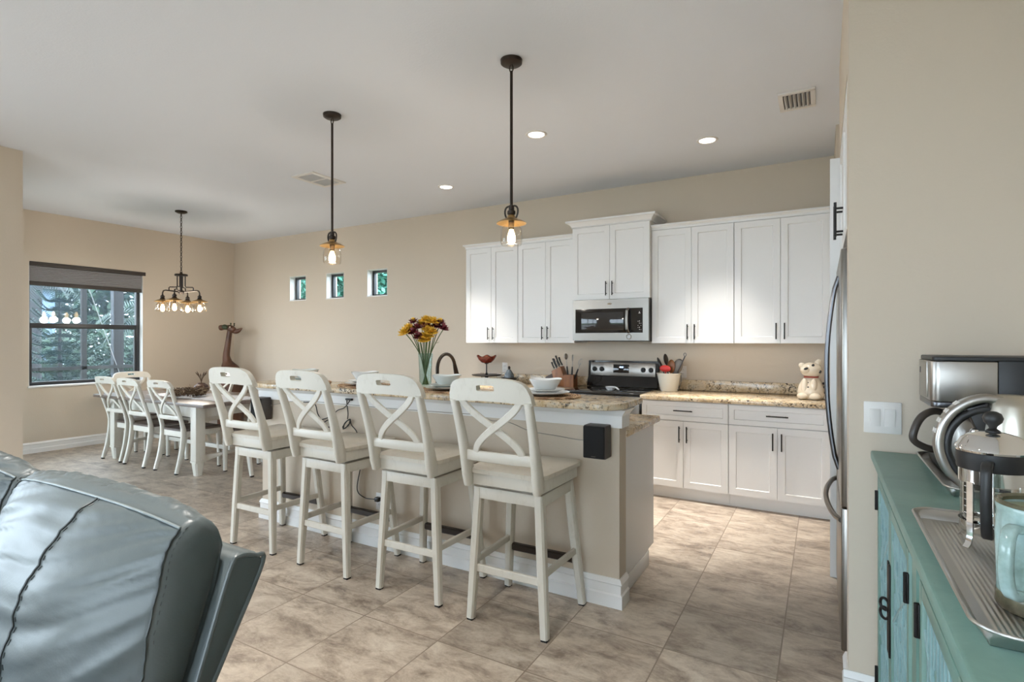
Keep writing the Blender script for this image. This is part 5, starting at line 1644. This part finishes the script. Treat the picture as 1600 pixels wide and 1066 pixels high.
g = G(); g.box(kx - 0.092, kx - 0.074, ky - 0.035, ky - 0.010, 1.045, 1.165, 0.006); gg = build(g, 'water_gauge', CHROME, t)
g = G()
for k in range(6): g.box(kx - 0.089, kx - 0.079, ky - 0.0365, ky - 0.0345, 1.06 + k * 0.016, 1.0625 + k * 0.016)
build(g, 'gauge_marks', BLKPLA, gg)

# french press
px_, py_ = 0.290, 1.395
t = thing('french_press', 'glass and chrome french press with a domed lid and black knob', 'coffee press', (px_, py_, ZR))
def pl(prof, name, m, par=t, n=36):
    g = G(); g.lathe(prof, (px_, py_, 0), n); return build(g, name, m, par, smooth=40)
pl([(0.0, 1.022), (0.049, 1.022), (0.051, 1.03), (0.051, 1.165), (0.0485, 1.165), (0.0485, 1.032), (0.047, 1.026), (0, 1.026)], 'beaker', GLASS)
pl([(0.052, 1.122), (0.0535, 1.122), (0.0535, 1.148), (0.052, 1.148), (0.052, 1.122)], 'upper_band', CHROME)
pl([(0.052, 1.1485), (0.056, 1.1485), (0.057, 1.152), (0.057, 1.182), (0.052, 1.182), (0.052, 1.1485)], 'collar', BLKPLA)
pl([(0.0, 1.183), (0.058, 1.183), (0.060, 1.187), (0.058, 1.193), (0.055, 1.195), (0.050, 1.206), (0.038, 1.215), (0.02, 1.220), (0, 1.221)], 'lid', CHROME)
pl([(0, 1.2212), (0.012, 1.2212), (0.012, 1.223), (0.006, 1.228), (0.007, 1.232), (0.014, 1.24), (0.0165, 1.248), (0.013, 1.257), (0.006, 1.261), (0, 1.262)], 'knob', BLKPLA, n=24)
pl([(0, 1.036), (0.046, 1.036), (0.0475, 1.04), (0.046, 1.05), (0.02, 1.054), (0, 1.054)], 'plunger_disc', CHROME)
g = G(); g.tube([(px_, py_, 1.05), (px_, py_, 1.19)], 0.0028, 8); build(g, 'plunger_rod', CHROME, t)
for k in range(4):
    a = R(30 + 10 + 90 * k); d = Vector((math.cos(a), math.sin(a), 0)); sd = Vector((-d.y, d.x, 0))
    c0 = Vector((px_, py_, 0))
    g = G(); g.sweep([c0 + d * 0.0535 + Vector((0, 0, z)) for z in (1.125, 1.06, 1.02)] + [c0 + d * 0.058 + Vector((0, 0, 1.005)), c0 + d * 0.064 + Vector((0, 0, ZR + 0.0035))], 0.013, 0.003, sd); build(g, 'frame_leg', CHROME, t)
pl([(0.0515, 1.028), (0.0535, 1.028), (0.0535, 1.046), (0.0515, 1.046), (0.0515, 1.028)], 'lower_band', CHROME)
a = math.atan2(-py_ , -px_) - 0.10; d = Vector((math.cos(a), math.sin(a), 0)); sd = Vector((-d.y, d.x, 0)); c0 = Vector((px_, py_, 0))
g = G(); g.sweep(spline([c0 + d * r_ + Vector((0, 0, z)) for r_, z in ((0.055, 1.165), (0.078, 1.166), (0.092, 1.155), (0.095, 1.11), (0.09, 1.06), (0.078, 1.035), (0.055, 1.036))], 5), 0.017, 0.013, sd); build(g, 'handle', BLKPLA, t, smooth=60)
g = G()
for k in range(5):
    a2 = a - 0.75; q = c0 + Vector((math.cos(a2), math.sin(a2), 0)) * 0.0512
    sdd = Vector((-math.sin(a2), math.cos(a2), 0))
    g.sweep([q - sdd * 0.006 + Vector((0, 0, 1.062 + k * 0.013)), q + sdd * 0.004 + Vector((0, 0, 1.062 + k * 0.013))], 0.0012, 0.0012, (0, 0, 1))
build(g, 'volume_marks', WHITEP, t)

# mug
mx_, my_ = 0.287, 1.10
MS = 1.13
t = thing('mug', 'tall glazed celadon mug with ribbed sides on the ribbed tray', 'mug', (mx_, my_, ZR))
g = G(); N = 72; rings = []
prof = [(0.042, ZR), (0.046, ZR + 0.003), (0.047, ZR + 0.012), (0.0465, ZR + 0.03), (0.0475, ZR + 0.07), (0.0485, ZR + 0.11), (0.0475, ZR + 0.145), (0.049, ZR + 0.155), (0.0475, ZR + 0.158), (0.0445, ZR + 0.153), (0.0435, ZR + 0.10), (0.042, ZR + 0.02)]
for r_, z in prof:
    ring = []
    for k in range(N):
        a = 2 * PI * k / N
        q = 0.0
        if 0.004 < z - ZR < 0.13 and r_ > 0.0455: q = 0.0013 * math.cos(a * 18)
        ring.append(g.bm.verts.new((mx_ + MS * (r_ + q) * math.cos(a), my_ + MS * (r_ + q) * math.sin(a), z)))
    rings.append(ring)
for a_, b_ in zip(rings, rings[1:]):
    for k in range(N): g.bm.faces.new((a_[k], a_[(k + 1) % N], b_[(k + 1) % N], b_[k]))
g.bm.faces.new(rings[0]); g.bm.faces.new(list(reversed(rings[-1])))
build(g, 'cup', MUG, t, smooth=60)
g = G(); g.lathe([(0.0478, ZR + 0.0005), (0.0492, ZR + 0.004), (0.0490, ZR + 0.02), (0.0478, ZR + 0.024), (0.0478, ZR + 0.0005)], (0, 0, 0), 48, mat=Matrix.Translation((mx_, my_, 0)) @ Matrix.Diagonal((MS, MS, 1, 1))); build(g, 'ribbed_foot', MUGD, t)
g = G(); g.lathe([(0.0435, ZR + 0.154), (0.049, ZR + 0.1575), (0.0495, ZR + 0.161), (0.046, ZR + 0.1635), (0.0425, ZR + 0.160), (0.0435, ZR + 0.154)], (0, 0, 0), 48, mat=Matrix.Translation((mx_, my_, 0)) @ Matrix.Diagonal((MS, MS, 1, 1))); build(g, 'glazed_rim', MUGD, t)
g = G(); g.lathe([(0, ZR + 0.148), (0.0442, ZR + 0.148), (0.0442, ZR + 0.150), (0, ZR + 0.150)], (0, 0, 0), 40, mat=Matrix.Translation((mx_, my_, 0)) @ Matrix.Diagonal((MS, MS, 1, 1))); build(g, 'lid_disc', MUGIN, t)
a = math.atan2(-my_, -mx_) - 0.42; d = Vector((math.cos(a), math.sin(a), 0)); sd = Vector((-d.y, d.x, 0)); c0 = Vector((mx_, my_, 0))
g = G(); g.sweep(spline([c0 + d * r_ * MS + sd * q + Vector((0, 0, z)) for r_, q, z in ((0.045, -0.004, ZR + 0.128), (0.066, -0.004, ZR + 0.13), (0.082, 0.0, ZR + 0.112), (0.084, 0.0, ZR + 0.07), (0.074, 0.0, ZR + 0.04), (0.046, 0.0, ZR + 0.032))], 6), 0.017, 0.012, sd); build(g, 'handle', MUG, t, smooth=60)

# ================================================================ BAR PLACE SETTINGS
BZ = 1.081
def oval(g, c, rx, ry, z0, z1, n=40, wav=0.0):
    rs = [(1.0, z0), (1.0, z0 + (z1 - z0) * .5), (0.985, z1), (0.0, z1 - 0.001)]
    g.lathe([(0, z0)] + [(r, z) for r, z in rs], (0, 0, 0), n, mat=Matrix.Translation((c[0], c[1], 0)) @ Matrix.Diagonal((rx, ry, 1, 1)))
settings = [(-1.385, 2.795, 'beside the rounded end of the bar'), (-2.085, 2.79, 'next to the flower vase'), (-2.80, 2.79, 'behind the second stool from the dining table'), (-3.43, 2.80, 'at the dining end of the bar')]
for i, (x, y, w) in enumerate(settings):
    t = thing('placemat', 'oval woven seagrass placemat ' + w, 'placemat', (x, y, BZ), group='woven placemats on the bar')
    g = G(); oval(g, (x, y), 0.208, 0.165, BZ, BZ + 0.007, 64)
    o = build(g, 'mat', MATW, t)
    g = G()
    ring = []
    for k in range(160):
        a = 2 * PI * k / 160
        ring.append((x + 0.205 * math.cos(a), y + 0.162 * math.sin(a), BZ + 0.006 + 0.002 * math.sin(k * 2.5)))
    g.tube(ring, 0.005, 6, closed=True); build(g, 'braided_edge', MATW, t)
    mdn = M if False else None
    c_ = CERAM if i in (0, 2) else CELADON
    cn = 'white' if c_ is CERAM else 'pale blue grey'
    g = G(); z = BZ + 0.012; g.lathe([(0, z), (0.085, z), (0.10, z + 0.006), (0.138, z + 0.014), (0.139, z + 0.0165), (0.10, z + 0.009), (0, z + 0.004)], (x, y, 0), 40)
    one(g, 'dinner_plate', c_, cn + ' dinner plate on the placemat ' + w, 'plate', 'dinner plates on the bar')
    g = G(); z = BZ + 0.0295; g.lathe([(0, z), (0.07, z), (0.085, z + 0.005), (0.112, z + 0.012), (0.113, z + 0.0145), (0.085, z + 0.008), (0, z + 0.004)], (x, y, 0), 40)
    one(g, 'salad_plate', c_, cn + ' salad plate stacked second ' + w, 'plate', 'salad plates on the bar')
    g = G(); z = BZ + 0.0435
    rot = Matrix.Translation((x, y, 0)) @ Matrix.Rotation(R(20 + 15 * i), 4, 'Z')
    vsn = g.lathe([(0, z), (0.056, z), (0.066, z + 0.012), (0.091, z + 0.054), (0.093, z + 0.058), (0.090, z + 0.058), (0.064, z + 0.018), (0.04, z + 0.010), (0, z + 0.010)], (0, 0, 0), 48, sq=3.2 if i == 0 else 2.6)
    for v in vsn:
        a = math.atan2(v.co.y, v.co.x)
        if v.co.z > z + 0.045: v.co.z += 0.003 * math.cos(4 * a + PI) 
        v.co = rot @ v.co
    one(g, 'bowl', c_, cn + ' bowl topping the plates ' + w, 'bowl', 'bowls on the bar')

# ================================================================ FLOWER VASE
vx, vy = -2.352, 2.905
t = thing('flower_vase', 'tall clear glass vase standing on the bar', 'vase', (vx, vy, BZ))
g = G(); g.lathe([(0, BZ), (0.038, BZ), (0.041, BZ + 0.006), (0.043, BZ + 0.12), (0.050, BZ + 0.235), (0.048, BZ + 0.235), (0.0405, BZ + 0.12), (0.038, BZ + 0.016), (0, BZ + 0.014)], (vx, vy, 0), 36); build(g, 'glass_body', VASEGLASS, t)
heads = []
VR, VF = Vector((0.867, 0.4985, 0)), Vector((-0.4985, 0.867, 0))
lay = [(-0.128, 0.372, 'y'), (-0.085, 0.445, 'm'), (-0.075, 0.375, 'm'), (-0.03, 0.43, 'y'), (0.005, 0.455, 'y'), (0.01, 0.42, 'm'), (0.055, 0.445, 'y'), (0.078, 0.415, 'm'), (0.125, 0.40, 'm'), (0.10, 0.44, 'm'), (0.045, 0.375, 'y'), (0.02, 0.35, 'y'), (-0.035, 0.345, 'm'), (0.02, 0.395, 'y'), (-0.055, 0.405, 'm'), (-0.11, 0.40, 'y'), (0.0, 0.325, 'y')]
for k, (dx, dz, c) in enumerate(lay):
    fr = rnd.uniform(-0.05, 0.04) if dz > 0.38 else -0.05
    hp = Vector((vx, vy, BZ + dz)) + VR * dx + VF * fr
    root = Vector((vx, vy, BZ + 0.022)) + VR * (-dx * 0.15) + VF * rnd.uniform(-.015, .015)
    neck = Vector((vx, vy, BZ + 0.225)) + VR * max(-0.035, min(0.035, dx * 0.4)) + VF * (fr * 0.3)
    t = thing('yellow_flower' if c == 'y' else 'maroon_flower', ('yellow' if c == 'y' else 'dark red and orange') + ' chrysanthemum in the glass vase', 'flower', tuple(root), group=('yellow' if c == 'y' else 'dark red') + ' flowers in the vase')
    g = G(); g.tube(spline([root, root.lerp(neck, .5), neck, neck.lerp(hp, 0.5) + Vector((0, 0, 0.012)), hp], 4), 0.0032, 6); build(g, 'stem', STEM, t)
    g = G()
    ax = (hp - neck).normalized()
    ax = (ax + Vector((0, 0, 0.5)) - VF * 0.4).normalized()
    q = ax.to_track_quat('Z', 'Y')
    rr = 0.056 if c == 'y' else 0.046
    for ring_, (n, el, L) in enumerate(((13, 0.05, 1.0), (11, 0.5, 0.9), (9, 0.95, 0.75), (6, 1.3, 0.6))):
        for j in range(n):
            aa = 2 * PI * (j + 0.5 * ring_) / n + rnd.uniform(-.1, .1)
            dl = q @ Vector((math.cos(aa) * math.cos(el), math.sin(aa) * math.cos(el), math.sin(el)))
            sd = dl.cross(ax); sd = sd.normalized() if sd.length > 1e-4 else Vector((1, 0, 0))
            p0 = hp
            a_, b_ = p0 + dl * rr * L * 0.55, p0 + dl * rr * L
            w = rr * 0.24
            g.bm.faces.new([g.bm.verts.new(z_) for z_ in (p0, a_ + sd * w, b_ + ax * rr * 0.12, a_ - sd * w)])
    build(g, 'bloom', YELLOW if c == 'y' else MAROON, t, smooth=0, fix=False)
    if c == 'm':
        g = G(); g.ball(hp + ax * rr * 0.5, rr * 0.32, 8); build(g, 'flower_centre', YELLOW if k % 2 else MAROON, t)
    if k % 3 == 0:
        g = G(); p = neck.lerp(hp, 0.35); leaf(g, p, (VR * (-1 if dx < 0 else 1) * 0.7 + Vector((0, 0, .2)) - VF * .3), 0.05, 0.010, (0, 0, 1)); build(g, 'stem_leaf', STEM, t, smooth=0, fix=False)

# ================================================================ COUNTER THINGS
CZ = 0.916
# pedestal dish
x, y = -3.395, 5.31
t = thing('pedestal_dish', 'dark red glass dish on a thin black pedestal with a wide flat tray', 'dish', (x, y, CZ))
g = G(); g.lathe([(0, CZ), (0.09, CZ), (0.09, CZ + 0.008), (0.02, CZ + 0.02), (0.02, 0.993), (0.16, 0.997), (0.175, 1.008), (0.17, 1.012), (0.02, 1.006), (0.012, 1.02), (0.0075, 1.04), (0.0075, 1.13), (0.03, 1.14), (0, 1.145)], (x, y, 0), 36); build(g, 'stand', BLACK, t)
g = G(); N = 40; rings = []
for r_, z in ((0.02, 1.142), (0.06, 1.150), (0.095, 1.185), (0.118, 1.225), (0.115, 1.227), (0.09, 1.19), (0.055, 1.158), (0.01, 1.151)):
    rings.append([g.bm.verts.new((x + r_ * math.cos(2 * PI * k / N) * (1 + 0.05 * math.cos(6 * PI * 2 * k / N)), y + r_ * math.sin(2 * PI * k / N) * (1 + 0.05 * math.cos(6 * PI * 2 * k / N)), z + (0.012 * math.cos(6 * PI * 2 * k / N) if r_ > 0.1 else 0))) for k in range(N)])
for a_, b_ in zip(rings, rings[1:]):
    for k in range(N): g.bm.faces.new((a_[k], a_[(k + 1) % N], b_[(k + 1) % N], b_[k]))
g.bm.faces.new(rings[0]); g.bm.faces.new(list(reversed(rings[-1])))
build(g, 'dish', REDGL, t)
# bottle in dark dish
x, y = -3.085, 5.30
g = G(); g.lathe([(0, CZ), (0.05, CZ), (0.085, 0.97), (0.094, 0.986), (0.088, 0.986), (0.06, 0.955), (0, 0.94)], (x, y, 0), 28)
one(g, 'dark_dish', BLACK, 'small dark dish under the grey blue bottle', 'dish')
t = thing('teardrop_bottle', 'grey blue teardrop bottle with a dark stopper', 'bottle', (x, y, 0.95))
g = G(); g.lathe([(0, 0.945), (0.03, 0.945), (0.052, 0.965), (0.058, 0.995), (0.048, 1.03), (0.026, 1.065), (0.012, 1.08), (0.0, 1.08)], (x, y, 0), 28); build(g, 'bottle_body', GREYBL, t)
g = G(); g.lathe([(0, 1.081), (0.009, 1.081), (0.016, 1.09), (0.014, 1.105), (0.006, 1.115), (0, 1.116)], (x, y, 0), 16); build(g, 'stopper', BLKPLA, t)
# knife block
kx_, ky_ = -2.455, 5.30
t = thing('knife_block', 'slanted brown wooden knife block', 'knife block', (kx_, ky_, CZ))
g = G(); g.prism([(kx_ - 0.03, CZ), (kx_ + 0.085, CZ), (kx_ + 0.085, 0.99), (kx_ + 0.03, 1.13), (kx_ - 0.075, 1.075)], ky_ - 0.055, ky_ + 0.055, 'xz', 0.004); build(g, 'wood_block', WOOD, t)
g = G(); g.prism([(kx_ - 0.14, CZ), (kx_ - 0.031, CZ), (kx_ - 0.07, 1.05), (kx_ - 0.15, 1.012)], ky_ - 0.05, ky_ + 0.05, 'xz', 0.004); build(g, 'steak_knife_block', WOODD, t)
dk = Vector((-0.42, -0.03, 0.9)).normalized()
for i in range(3):
    for j in range(2):
        p = Vector((kx_ - 0.045 + i * 0.032 + (0.006 if j else 0), ky_ - 0.028 + j * 0.05, 1.096 + i * 0.0165))
        L = 0.085 + 0.02 * ((i + 2 * j) % 3)
        t = thing('knife', 'black handled kitchen knife stuck in the wooden block', 'knife', tuple(p), group='knives in the wooden block')
        g = G(); g.sweep([p + dk * 0.012, p + dk * L * 0.5 + Vector((-.004, 0, 0)), p + dk * L], [0.018, 0.015, 0.02], [0.014, 0.013, 0.016], (0, 1, 0)); build(g, 'handle', BLKPLA, t)
        g = G(); g.sweep([p - dk * 0.02, p + dk * 0.0125], 0.012, 0.004, (0, 1, 0)); build(g, 'blade', STEEL, t)
# utensil crock (square wooden) with utensils
ux, uy = -2.315, 5.27
g = G(); g.solid([ux - 0.055, ux - 0.045, ux + 0.045, ux + 0.055], [uy - 0.055, uy - 0.045, uy + 0.045, uy + 0.055], lambda u, v: (u, v, 1.045), lambda u, v: (u, v, CZ + 0.008), lambda i, j: i == 1 and j == 1); g.box(ux - 0.0552, ux + 0.0552, uy - 0.0552, uy + 0.0552, CZ, CZ + 0.0085)
one(g, 'utensil_holder', WOOD, 'square orange brown wooden utensil holder beside the range', 'utensil holder')
def utensil(kind, base, tip, label, m=STEEL, grp='utensils in the wooden holder', hm=BLKPLA):
    b, e = Vector(base), Vector(tip)
    d = (e - b).normalized(); L = (e - b).length
    t = thing(kind, label, 'utensil', tuple(b), group=grp)
    g = G(); g.tube([b, b + d * L * 0.45, b + d * L * 0.62], [0.006, 0.0095, 0.007], 10); build(g, 'handle', hm, t)
    g = G()
    q = d.to_track_quat('Z', 'Y').to_euler()
    sd = Vector((1, 0, 0))
    g.tube([b + d * L * 0.6, b + d * L * 0.84], 0.0035, 8)
    if kind == 'ladle': g.ball(e - d * 0.02, (0.035, 0.018, 0.034), 14, q)
    elif kind == 'serving_spoon': g.ball(e - d * 0.03, (0.022, 0.006, 0.04), 14, q)
    elif kind == 'whisk':
        for k in range(5):
            a = PI * k / 5; pts = []
            for z_ in lin(0, PI, 13):
                pts.append(e - d * 0.08 + d * (0.08 * (1 - math.cos(z_)) / 2) + Euler(q).to_matrix() @ Vector((math.cos(a), math.sin(a), 0)) * 0.024 * math.sin(z_))
            g.tube(pts, 0.0018, 5)
    else:
        g.tube([e - d * 0.055, e - d * 0.01, e], [0.008, 0.016, 0.004], 8)
    build(g, 'utensil_head', m, t)
utensil('ladle', (ux - 0.02, uy, 0.93), (ux - 0.055, uy, 1.255), 'steel ladle in the wooden utensil holder')
utensil('serving_spoon', (ux + 0.01, uy, 0.93), (ux + 0.02, uy + 0.01, 1.25), 'steel serving spoon in the wooden utensil holder')
utensil('whisk', (ux + 0.02, uy - 0.02, 0.93), (ux + 0.14, uy - 0.02, 1.215), 'leaning steel whisk in the wooden utensil holder')
# spoon rest
t = thing('spoon_rest', 'small white spoon rest on the black cooktop', 'spoon rest', (-1.745, 4.98, 0.926))
g = G(); g.lathe([(0, 0.9265), (0.03, 0.9265), (0.045, 0.945), (0.055, 0.962), (0.051, 0.962), (0.04, 0.945), (0.025, 0.933), (0, 0.932)], (0, 0, 0), 28, mat=Matrix.Translation((-1.77, 4.98, 0)) @ Matrix.Diagonal((1, 0.8, 1, 1))); build(g, 'rest_bowl', SWIRL, t)
g = G(); g.sweep([(-1.735, 4.96, 0.957), (-1.70, 4.945, 0.958), (-1.675, 4.93, 0.94)], [0.03, 0.032, 0.026], 0.006, (0, 1, 0)); build(g, 'handle', SWIRL, t)
# bucket of tools
bx, by = -1.293, 5.30
t = thing('utensil_bucket', 'cream tapered bucket full of cooking tools beside the range', 'bucket', (bx, by, CZ))
g = G(); g.lathe([(0, CZ), (0.078, CZ), (0.081, CZ + 0.004), (0.114, 1.083), (0.119, 1.086), (0.119, 1.091), (0.112, 1.089), (0.078, CZ + 0.01), (0, CZ + 0.008)], (bx, by, 0), 40); build(g, 'pail', BUCKET, t)
g = G(); g.tube(spline([(bx + 0.113, by, 1.072), (bx + 0.12, by - 0.03, 1.0), (bx + 0.105, by - 0.05, 0.95), (bx + 0.09, by - 0.055, 0.93)], 5), 0.003, 6); build(g, 'bail', STEELD, t)
GB = 'tools in the cream bucket'
def tool(name, b, e, label, m, head, w, th):
    b, e = Vector(b), Vector(e); d = (e - b).normalized()
    t = thing(name, label, 'utensil', tuple(b), group=GB)
    g = G(); g.tube([b, e - d * head * 0.9], 0.006, 8); build(g, 'handle', m, t)
    q = d.to_track_quat('Z', 'Y').to_euler()
    g = G(); g.ball(e - d * head * 0.5, (w, th, head * 0.55), 14, q); build(g, 'tool_head', m, t)
tool('black_turner', (bx + 0.02, by, 0.93), (bx - 0.105, by - 0.02, 1.235), 'black slotted turner leaning out of the bucket', BLKPLA, 0.13, 0.05, 0.014)
tool('black_turner', (bx + 0.01, by + 0.02, 0.93), (bx - 0.045, by + 0.03, 1.27), 'tall black turner at the back of the bucket', BLKPLA, 0.10, 0.046, 0.014)
tool('red_spatula', (bx - 0.01, by - 0.05, 0.93), (bx - 0.02, by - 0.075, 1.165), 'red silicone spatula at the front of the bucket', RED, 0.06, 0.062, 0.016)
tool('wooden_spoon', (bx + 0.02, by - 0.02, 0.93), (bx + 0.025, by - 0.01, 1.215), 'brown wooden spoon in the bucket', WOOD, 0.12, 0.045, 0.016)
t = thing('hand_strainer', 'steel strainer leaning out of the bucket', 'utensil', (bx + 0.03, by, 0.93), group=GB)
g = G(); p, q = Vector((bx + 0.02, by - 0.02, 0.95)), Vector((bx + 0.155, by - 0.02, 1.255)); g.tube([p, q], 0.006, 8)
g.tube([q + Vector((0.012 * math.cos(a), 0, 0.015 + 0.016 * math.sin(a))) for a in lin(0, 2 * PI, 13)[:-1]], 0.003, 6, closed=True); build(g, 'handle', STEELD, t)
g = G(); g.ball((bx + 0.078, by + 0.0, 1.15), (0.05, 0.02, 0.085), 14, (0, 0.42, 0)); build(g, 'mesh_bowl', M('grey_strainer_mesh', (0.22, 0.20, 0.18), 0.5, 0.5), t)
# spotted dog cookie jar
dx, dy = -0.085, 5.15
t = thing('cookie_jar', 'cream ceramic dog shaped cookie jar with black spots', 'cookie jar', (dx, dy, CZ))
g = G(); g.lathe([(0, CZ), (0.075, CZ), (0.098, CZ + 0.02), (0.105, CZ + 0.06), (0.092, CZ + 0.115), (0.068, CZ + 0.16), (0.05, CZ + 0.182), (0, CZ + 0.184)], (dx, dy, 0), 32)
g.ball((dx - 0.06, dy - 0.07, CZ + 0.03), (0.045, 0.05, 0.03), 16); g.ball((dx + 0.03, dy - 0.085, CZ + 0.03), (0.045, 0.05, 0.03), 16)
g.ball((dx - 0.045, dy - 0.065, CZ + 0.10), (0.028, 0.03, 0.075), 14); g.ball((dx + 0.02, dy - 0.07, CZ + 0.10), (0.028, 0.03, 0.075), 14)
build(g, 'dog_body', CREAMC, t, smooth=70)
g = G(); hz = CZ + 0.243
HR = (0.082, 0.070, 0.064)
def on_head(a, b):
    """point of the head front at offset a across and b up"""
    k = max(0.05, 1 - (a / HR[0]) ** 2 - (b / HR[2]) ** 2) ** 0.5
    return (dx + a, dy - 0.01 - HR[1] * k, hz + b)
g.ball((dx, dy - 0.01, hz), HR, 22)
g.ball((dx - 0.040, dy - 0.058, hz + 0.002), (0.038, 0.034, 0.030), 16)
build(g, 'dog_head', CREAMC, t, smooth=70)
for ea, eb, ry in ((-0.062, 0.030, -0.9), (0.050, 0.060, 0.5)):
    g = G(); g.ball((dx + ea, dy, hz + eb), (0.026, 0.016, 0.034), 14, (0, ry, 0)); build(g, 'ear', CREAMC, t, smooth=70)
g = G(); g.ball((dx - 0.036, dy - 0.091, hz + 0.014), (0.017, 0.010, 0.010), 12, (0, -0.35, 0)); build(g, 'nose', BLKPLA, t)
for ea, eb in ((0.014, 0.040), (0.064, -0.012)):
    g = G(); g.ball(on_head(ea, eb), (0.011, 0.007, 0.014), 10, (0, 0.5, 0)); build(g, 'eye', BLKPLA, t)
g = G()
for (a, b, c_, r_) in ((-0.020, -0.069, 0.138, 0.009), (0.0, -0.076, 0.120, 0.010), (-0.020, -0.086, 0.104, 0.009), (0.088, -0.030, 0.135, 0.010), (0.094, -0.030, 0.105, 0.010), (0.098, -0.04, 0.06, 0.010)):
    g.ball((dx + a, dy + b, CZ + c_), r_, 10)
build(g, 'spots', BLKPLA, t)
g = G(); g.lathe([(0.052, CZ + 0.178), (0.056, CZ + 0.182), (0.056, CZ + 0.19), (0.05, CZ + 0.194), (0.046, CZ + 0.186), (0.052, CZ + 0.178)], (dx, dy, 0), 28); build(g, 'collar', M('red_collar', (0.35, 0.06, 0.035), 0.4), t)
g = G(); g.tube(spline([(dx + 0.08, dy, CZ + 0.02), (dx + 0.12, dy - 0.03, CZ + 0.025), (dx + 0.145, dy - 0.04, CZ + 0.06)], 5), 0.016, 10); build(g, 'tail', CREAMC, t, smooth=60)
